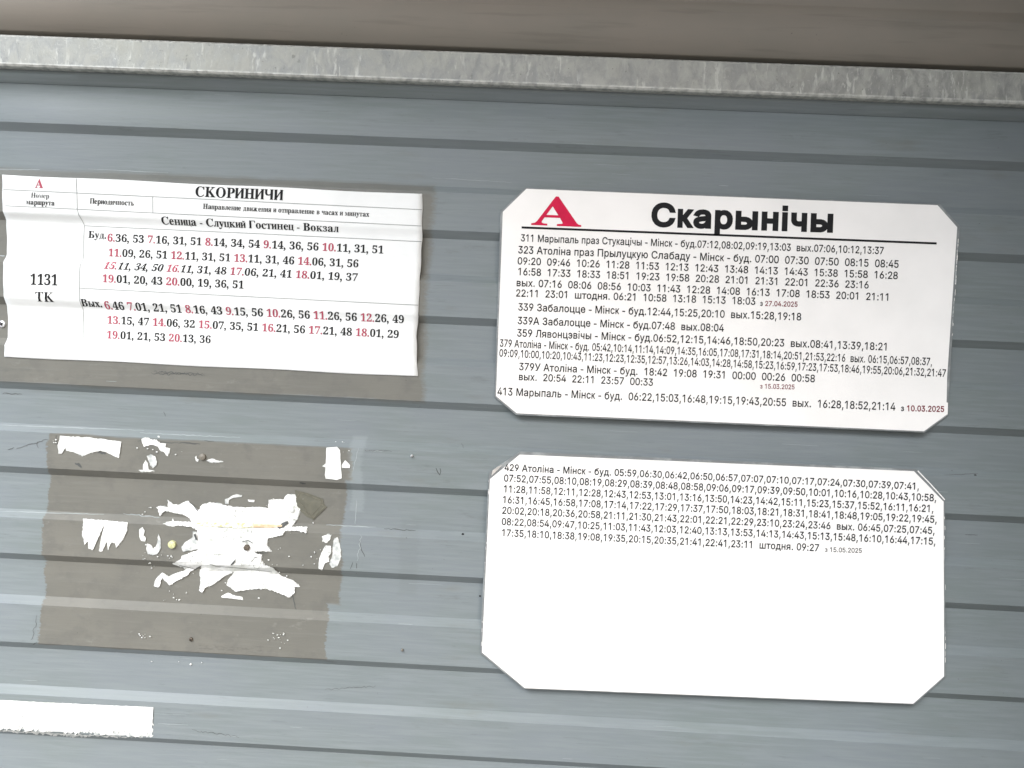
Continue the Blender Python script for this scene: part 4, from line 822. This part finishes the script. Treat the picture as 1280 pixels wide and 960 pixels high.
scrap('upright white rectangular scrap with rounded corners, top right of bare patch',
      cr([(163, 172), (240, 166), (262, 190), (268, 290), (274, 395), (240, 407), (205, 402), (158, 398), (152, 370), (160, 260)], (380, 530), .171875), amp=.2)
scrap('tiny white triangle beside the upright rectangular scrap', cr([(274, 302), (300, 262), (335, 300), (333, 319), (276, 320)], (380, 530), .171875), amp=.2, lift=.0005)
scrap('tiny white point left of the upright rectangular scrap', cr([(130, 308), (160, 285), (160, 315)], (380, 530), .171875), amp=.1, lift=.0005)
scrap('tiny white sliver right of the brown bolt', cr([(1112, 290), (1140, 270), (1160, 268), (1200, 283), (1262, 297), (1240, 303), (1160, 300)], (120, 540), .125), amp=.2)
scrap('tiny curled white flake left of the brown bolt', cr([(990, 250), (1005, 238), (1008, 265), (1028, 275), (1020, 298), (1000, 290)], (120, 540), .125), amp=.15)
scrap('small white shred with a spike above the yellow bolt head', cr([(680, 918), (760, 905), (770, 870), (785, 905), (850, 920), (830, 932), (770, 945), (720, 930)], (120, 540), .125), amp=.25)
fr = [(0, 875), (6, 875), (100, 880), (192, 884)]
teeth = []
x = 188.0; k = 0
while x > -6:
    yy = 918 + (x - 188) * .026
    dd = 3.2 * noise.noise((x * .05, 1, 2)); teeth.append((x, yy + dd + random.uniform(-4, 2.5))); teeth.append((x - random.uniform(.6, 1.6), yy + dd - random.choice((.6, 1, 1.5, 2.5, 4, 9)) * random.uniform(.5, 1.2))); x -= random.uniform(1.2, 5.6)
lp = [(-14, 874.2), (6, 875.2), (100, 880), (191.5, 884), (190.5, 905)] + teeth + [(-14, 905)]
o = cut_sheet('paper_scrap', lp, M['scrap'], None, amp=.25, step=3)
lq = [(x, y + (3.4 + 1.5 * noise.noise((x * .2, 0, 5))) * (y > 905)) for x, y in lp]
cut_sheet('fibre_fringe', [(-14, 876), (190.5, 886), (191, 921), (150, 922), (120, 920), (90, 921), (60, 918), (30, 916), (-14, 913)], M['residue'], o, amp=1.6, lift=.00045, curl=.0001, step=1.6, thick=.0001)
tag(o, 'long white paper strip with a frayed lower edge at the bottom left', 'paper scrap', GS)
# crumbs of paper nobody would count
crumbs = []
def crumb_at(x, y, s): crumbs.append((x, y, s))
for cx, cy, n, sx, sy in ((182, 795, 9, 10, 2.5), (347, 797, 16, 13, 9), (205, 640, 10, 30, 6), (350, 625, 8, 24, 6), (420, 560, 6, 14, 16), (265, 690, 26, 40, 40), (330, 700, 30, 50, 45), (200, 560, 10, 30, 14), (190, 700, 14, 22, 20), (225, 745, 8, 25, 10), (395, 690, 8, 12, 30), (68, 552, 5, 3, 6), (213, 696, 6, 5, 4), (230, 830, 5, 30, 8)):
    for _ in range(n): crumb_at(random.gauss(cx, sx * .5), random.gauss(cy, sy * .5), random.uniform(.35, 1.3))
V, F = [], []
for (x, y, s) in crumbs:
    k = len(V); a0 = random.random() * 6.28; m = 5
    for i in range(m):
        a = a0 + i * 6.283 / m; rr = s * random.uniform(.5, 1.2)
        V.append(pw(x + math.cos(a) * rr * 1.3, y + math.sin(a) * rr, .0012))
    V.append(pw(x, y, .0022))
    for i in range(m): F.append((k + i, k + m, k + (i + 1) % m))
o = mesh('paper_crumbs', V, F, M['scrap']); o['kind'] = 'stuff'; o['label'] = 'scattered white flecks of torn paper round the remnants'
def on_scrap(name, pts, w, mat):
    return strip(name, bs, pts, w, None, mat, .0031, .0001)
V, F = [], []
random.seed(3)
def bit(x, y, a, L, w, up=.0033):
    k = len(V); dx, dy = math.cos(a) * L, math.sin(a) * L; nx, ny = -math.sin(a) * w, math.cos(a) * w
    for q in ((x, y), (x + dx * .5 + nx, y + dy * .5 + ny), (x + dx, y + dy), (x + dx * .5 - nx, y + dy * .5 - ny)): V.append(pw(q[0], q[1], up))
    F.append((k, k + 3, k + 2, k + 1))
for i in range(13): bit(268 + i, 692.6 + random.uniform(-.3, .3), random.uniform(0, 3), 1.1, .4)
for i in range(9): bit(270.5 + i * 1.3, 702.5 + random.uniform(-.8, .8), random.uniform(0, 3), 1.5, .35)
for _ in range(90):
    q = random.choice(((250, 657, 14, 7), (255, 645, 16, 9), (300, 640, 30, 8), (285, 700, 22, 6), (320, 692, 14, 8), (250, 700, 14, 4), (300, 655, 40, 3)))
    bit(random.gauss(q[0], q[2] * .6), random.gauss(q[1], q[3] * .5), random.uniform(-.6, .9), random.uniform(.8, 3.2), random.uniform(.12, .4))
o = mesh('print_flecks', V, F, M['dark_mark'], bs); o['kind'] = 'stuff'
for pts, w in (([(320, 691), (327, 691.4), (335, 691)], .7), ([(303, 677), (310, 675.5), (316, 679)], .9), ([(314, 703), (318, 697), (322, 696)], .6), ([(236, 627), (242, 632), (247, 639)], .8), ([(224, 707), (234, 709), (246, 712)], .6), ([(262, 705), (270, 708), (292, 709.5), (315, 712), (340, 715)], .5)):
    on_scrap('crack', pts, w, M['dark_mark'])
# olive patch of old adhesive with a creased edge
tp = cut_sheet('adhesive_patch', cr([(928, 60), (1010, 82), (1100, 115), (1108, 148), (1126, 165), (1085, 205), (1042, 248), (1000, 225), (960, 190), (938, 140)], O4, S4), M['tape'], None, amp=.25, lift=.0009)
tag(tp, 'dark olive patch of old adhesive beside the large torn remnant', 'adhesive patch')
for pts, w in (([(942, 105), (960, 75), (1020, 98), (1090, 125), (1092, 150), (1110, 165), (1040, 235)], .9), ([(948, 178), (1000, 205), (1045, 240)], .8), ([(1000, 200), (1032, 214), (1075, 170), (1085, 150)], .6), ([(950, 130), (985, 165), (1000, 200)], .5)):
    strip('dried_ridge', tp, cr(pts, O4, S4), w, None, M['tape_edge'], .0012, .0005)
# ------------------------------------------------------------------ scuffs, scribbles and drips
def marks(name, lines, mat, kind='stuff', w=.7):
    V, F = [], []
    for ln in lines:
        pts, ww = ln if isinstance(ln, tuple) else (ln, w)
        for i, p in enumerate(pts):
            a = pts[max(0, i - 1)]; b = pts[min(len(pts) - 1, i + 1)]
            dx, dy = b[0] - a[0], b[1] - a[1]; L = math.hypot(dx, dy) or 1
            h = ww * .5 * (.4 + .6 * math.sin(math.pi * (i + .5) / len(pts))) * random.uniform(.7, 1.2)
            V.append(pw(p[0] - dy / L * h, p[1] + dx / L * h, .00025)); V.append(pw(p[0] + dy / L * h, p[1] - dx / L * h, .00025))
            if i: k = len(V) - 4; F.append((k, k + 1, k + 3, k + 2))
    o = mesh(name, V, F, mat, shelter); o['kind'] = kind
    return o
def wig(a, b, n=8, j=.5):
    return [(a[0] + (b[0] - a[0]) * i / n + random.uniform(-j, j), a[1] + (b[1] - a[1]) * i / n + random.uniform(-j, j)) for i in range(n + 1)]
dk = [([(449.5, 676), (450.5, 682), (452, 688), (455, 693), (456, 696)], .9), ([(438, 711), (440, 706), (441, 703)], .8), ([(445.5, 704), (445.8, 710), (445.3, 717)], .8),
      ([(545, 585), (547, 590), (550, 594)], 1.3), ([(550, 585.5), (551, 589), (550, 593)], 1.2),
      (wig((3, 491.5), (28, 493), 12, .6), 1.1), (wig((20, 561), (60, 549), 16, 1.0), .9), (wig((10, 562), (17, 560)), 1), ([(47, 552), (46, 556), (48, 560)], .8),
      (wig((70, 545), (72, 560), 6, .8), 1.0), (wig((172, 551), (226, 554), 14, .5), .9), (wig((225, 553), (250, 555), 8, .5), 1.6), (wig((255, 551), (268, 552)), .8),
      (wig((123, 565), (133, 567), 5, 1), 2.6), (wig((95, 578), (103, 585), 5, 1.5), 3.2), (wig((366, 745), (370, 762), 5, .6), 1.3), (wig((205, 515), (207, 520)), .8),
      (wig((40, 800), (46, 770), 10, 1.6), .7), (wig((41, 806), (47, 803)), .8), (wig((570, 8), (578, 6)), .5), (wig((375, 603), (382, 605), 4, .5), 2.0),
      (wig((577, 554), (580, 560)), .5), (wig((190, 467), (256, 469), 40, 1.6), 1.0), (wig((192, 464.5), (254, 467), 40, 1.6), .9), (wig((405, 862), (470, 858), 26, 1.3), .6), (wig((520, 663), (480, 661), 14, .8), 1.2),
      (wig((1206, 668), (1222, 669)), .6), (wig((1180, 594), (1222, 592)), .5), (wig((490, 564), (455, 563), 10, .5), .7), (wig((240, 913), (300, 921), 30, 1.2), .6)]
marks('dark_scuffs', dk, M['dark_mark'])
pm = [(wig((441, 590), (448, 560), 10, .6), .8), (wig((446, 625), (444, 655), 10, .6), 1.0), (wig((452, 668), (447, 700), 10, 1.4), .8), (wig((408, 656), (470, 659), 14, .4), 1.1), (wig((0, 639), (130, 643), 30, .3), .9), (wig((0, 531), (180, 538), 30, .3), .9),
      (wig((175, 541), (300, 547), 30, .4), .9), (wig((110, 211), (210, 216), 20, .3), .8), (wig((540, 222), (640, 228), 20, .4), .6), (wig((455, 563), (480, 564), 8, .6), .9), (wig((155, 642), (200, 647), 14, .8), 1.0), (wig((0, 212), (50, 212), 10, .4), .8), (wig((0, 319.5), (6, 320), 4, .2), 1.2)]
for _ in range(60):
    x = random.uniform(0, 1280); y = random.uniform(100, 950); L = random.uniform(10, 46)
    pm.append((wig((x, y), (x + L, y + L * .047), 6, .25), random.uniform(.25, .6)))
marks('pale_brush_lines', pm, M['pale_mark'])
# ------------------------------------------------------------------ screws and bolts in the wall
def disc(bm, c, r, y0, y1, n=20, dome=0.0):
    f = [bm.verts.new((c.x + math.cos(a) * r, c.y + y0, c.z + math.sin(a) * r)) for a in [i * math.tau / n for i in range(n)]]
    b = [bm.verts.new((c.x + math.cos(a) * r * .9, c.y + y1, c.z + math.sin(a) * r * .9)) for a in [i * math.tau / n for i in range(n)]]
    t = bm.verts.new((c.x, c.y + y1 - dome, c.z))
    for i in range(n):
        j = (i + 1) % n
        bm.faces.new((f[i], f[j], b[j], b[i])); bm.faces.new((b[i], b[j], t))
def fixing(name, px, py, rpx, mat, kind, label=None):
    c = pw(px, py); r = rpx * MM
    bm = bmesh.new()
    if kind == 'hex':
        disc(bm, c, r * 1.05, .0, -.0012, 24); disc(bm, c, r * .75, -.0012, -.0055, 6, .0006)
    elif kind == 'cap':
        disc(bm, c, r, .001, -.003, 24, .0012)
    elif kind == 'pan':
        disc(bm, c, r, .0, -.0016, 24, .0008)
    else: disc(bm, c, r, .0003, -.0006, 14, 0)
    bmesh.ops.recalc_face_normals(bm, faces=bm.faces)
    o = fromb(name, bm, mat, shelter)
    if label: o['label'] = label
    if kind == 'pan':
        bm = bmesh.new(); q = c + Vector((0, -.0026, 0))
        a = R(20)
        for s in (0, 1):
            an = a + s * math.pi / 2; dx, dz = math.cos(an), math.sin(an)
            L, w = r * .5, r * .16
            yy = -.0002 * s
            vv = [bm.verts.new((q.x + dx * L * i - dz * w * j, q.y + yy, q.z + dz * L * i + dx * w * j)) for i, j in ((-1, -1), (1, -1), (1, 1), (-1, 1))]
            bm.faces.new(vv)
        fromb('cross_recess', bm, M['black'], o)
    return o
fixing('screw', 3, 405, 4.6, M['steel'], 'pan', 'bright cross-head screw')
fixing('bolt', 215.7, 680.3, 5.2, M['yellow'], 'cap', 'yellowed round bolt head')
fixing('bolt', 309.6, 683.8, 5.6, M['dark_metal'], 'hex', 'rusted hexagonal bolt')
fixing('bolt', 253.6, 571, 4.3, M['brown_bolt'], 'cap', 'painted-over brown bolt head')
fixing('screw', 239, 799, 2.6, M['dark_metal'], 'pan', 'small dark screw')
fixing('rivet', 309, 694.5, 2.4, M['dark_metal'], 'dot')
fixing('rivet', 578.5, 668, 1.7, M['black'], 'dot')
fixing('rivet', 515, 569.6, 1.7, M['steel'], 'cap')
fixing('rivet', 600, 745, 1.2, M['black'], 'dot')
fixing('rivet', 503, 812, 1.5, M['brown_bolt'], 'cap')
fixing('rivet', 1219, 594, 1.5, M['dark_mark'], 'dot')
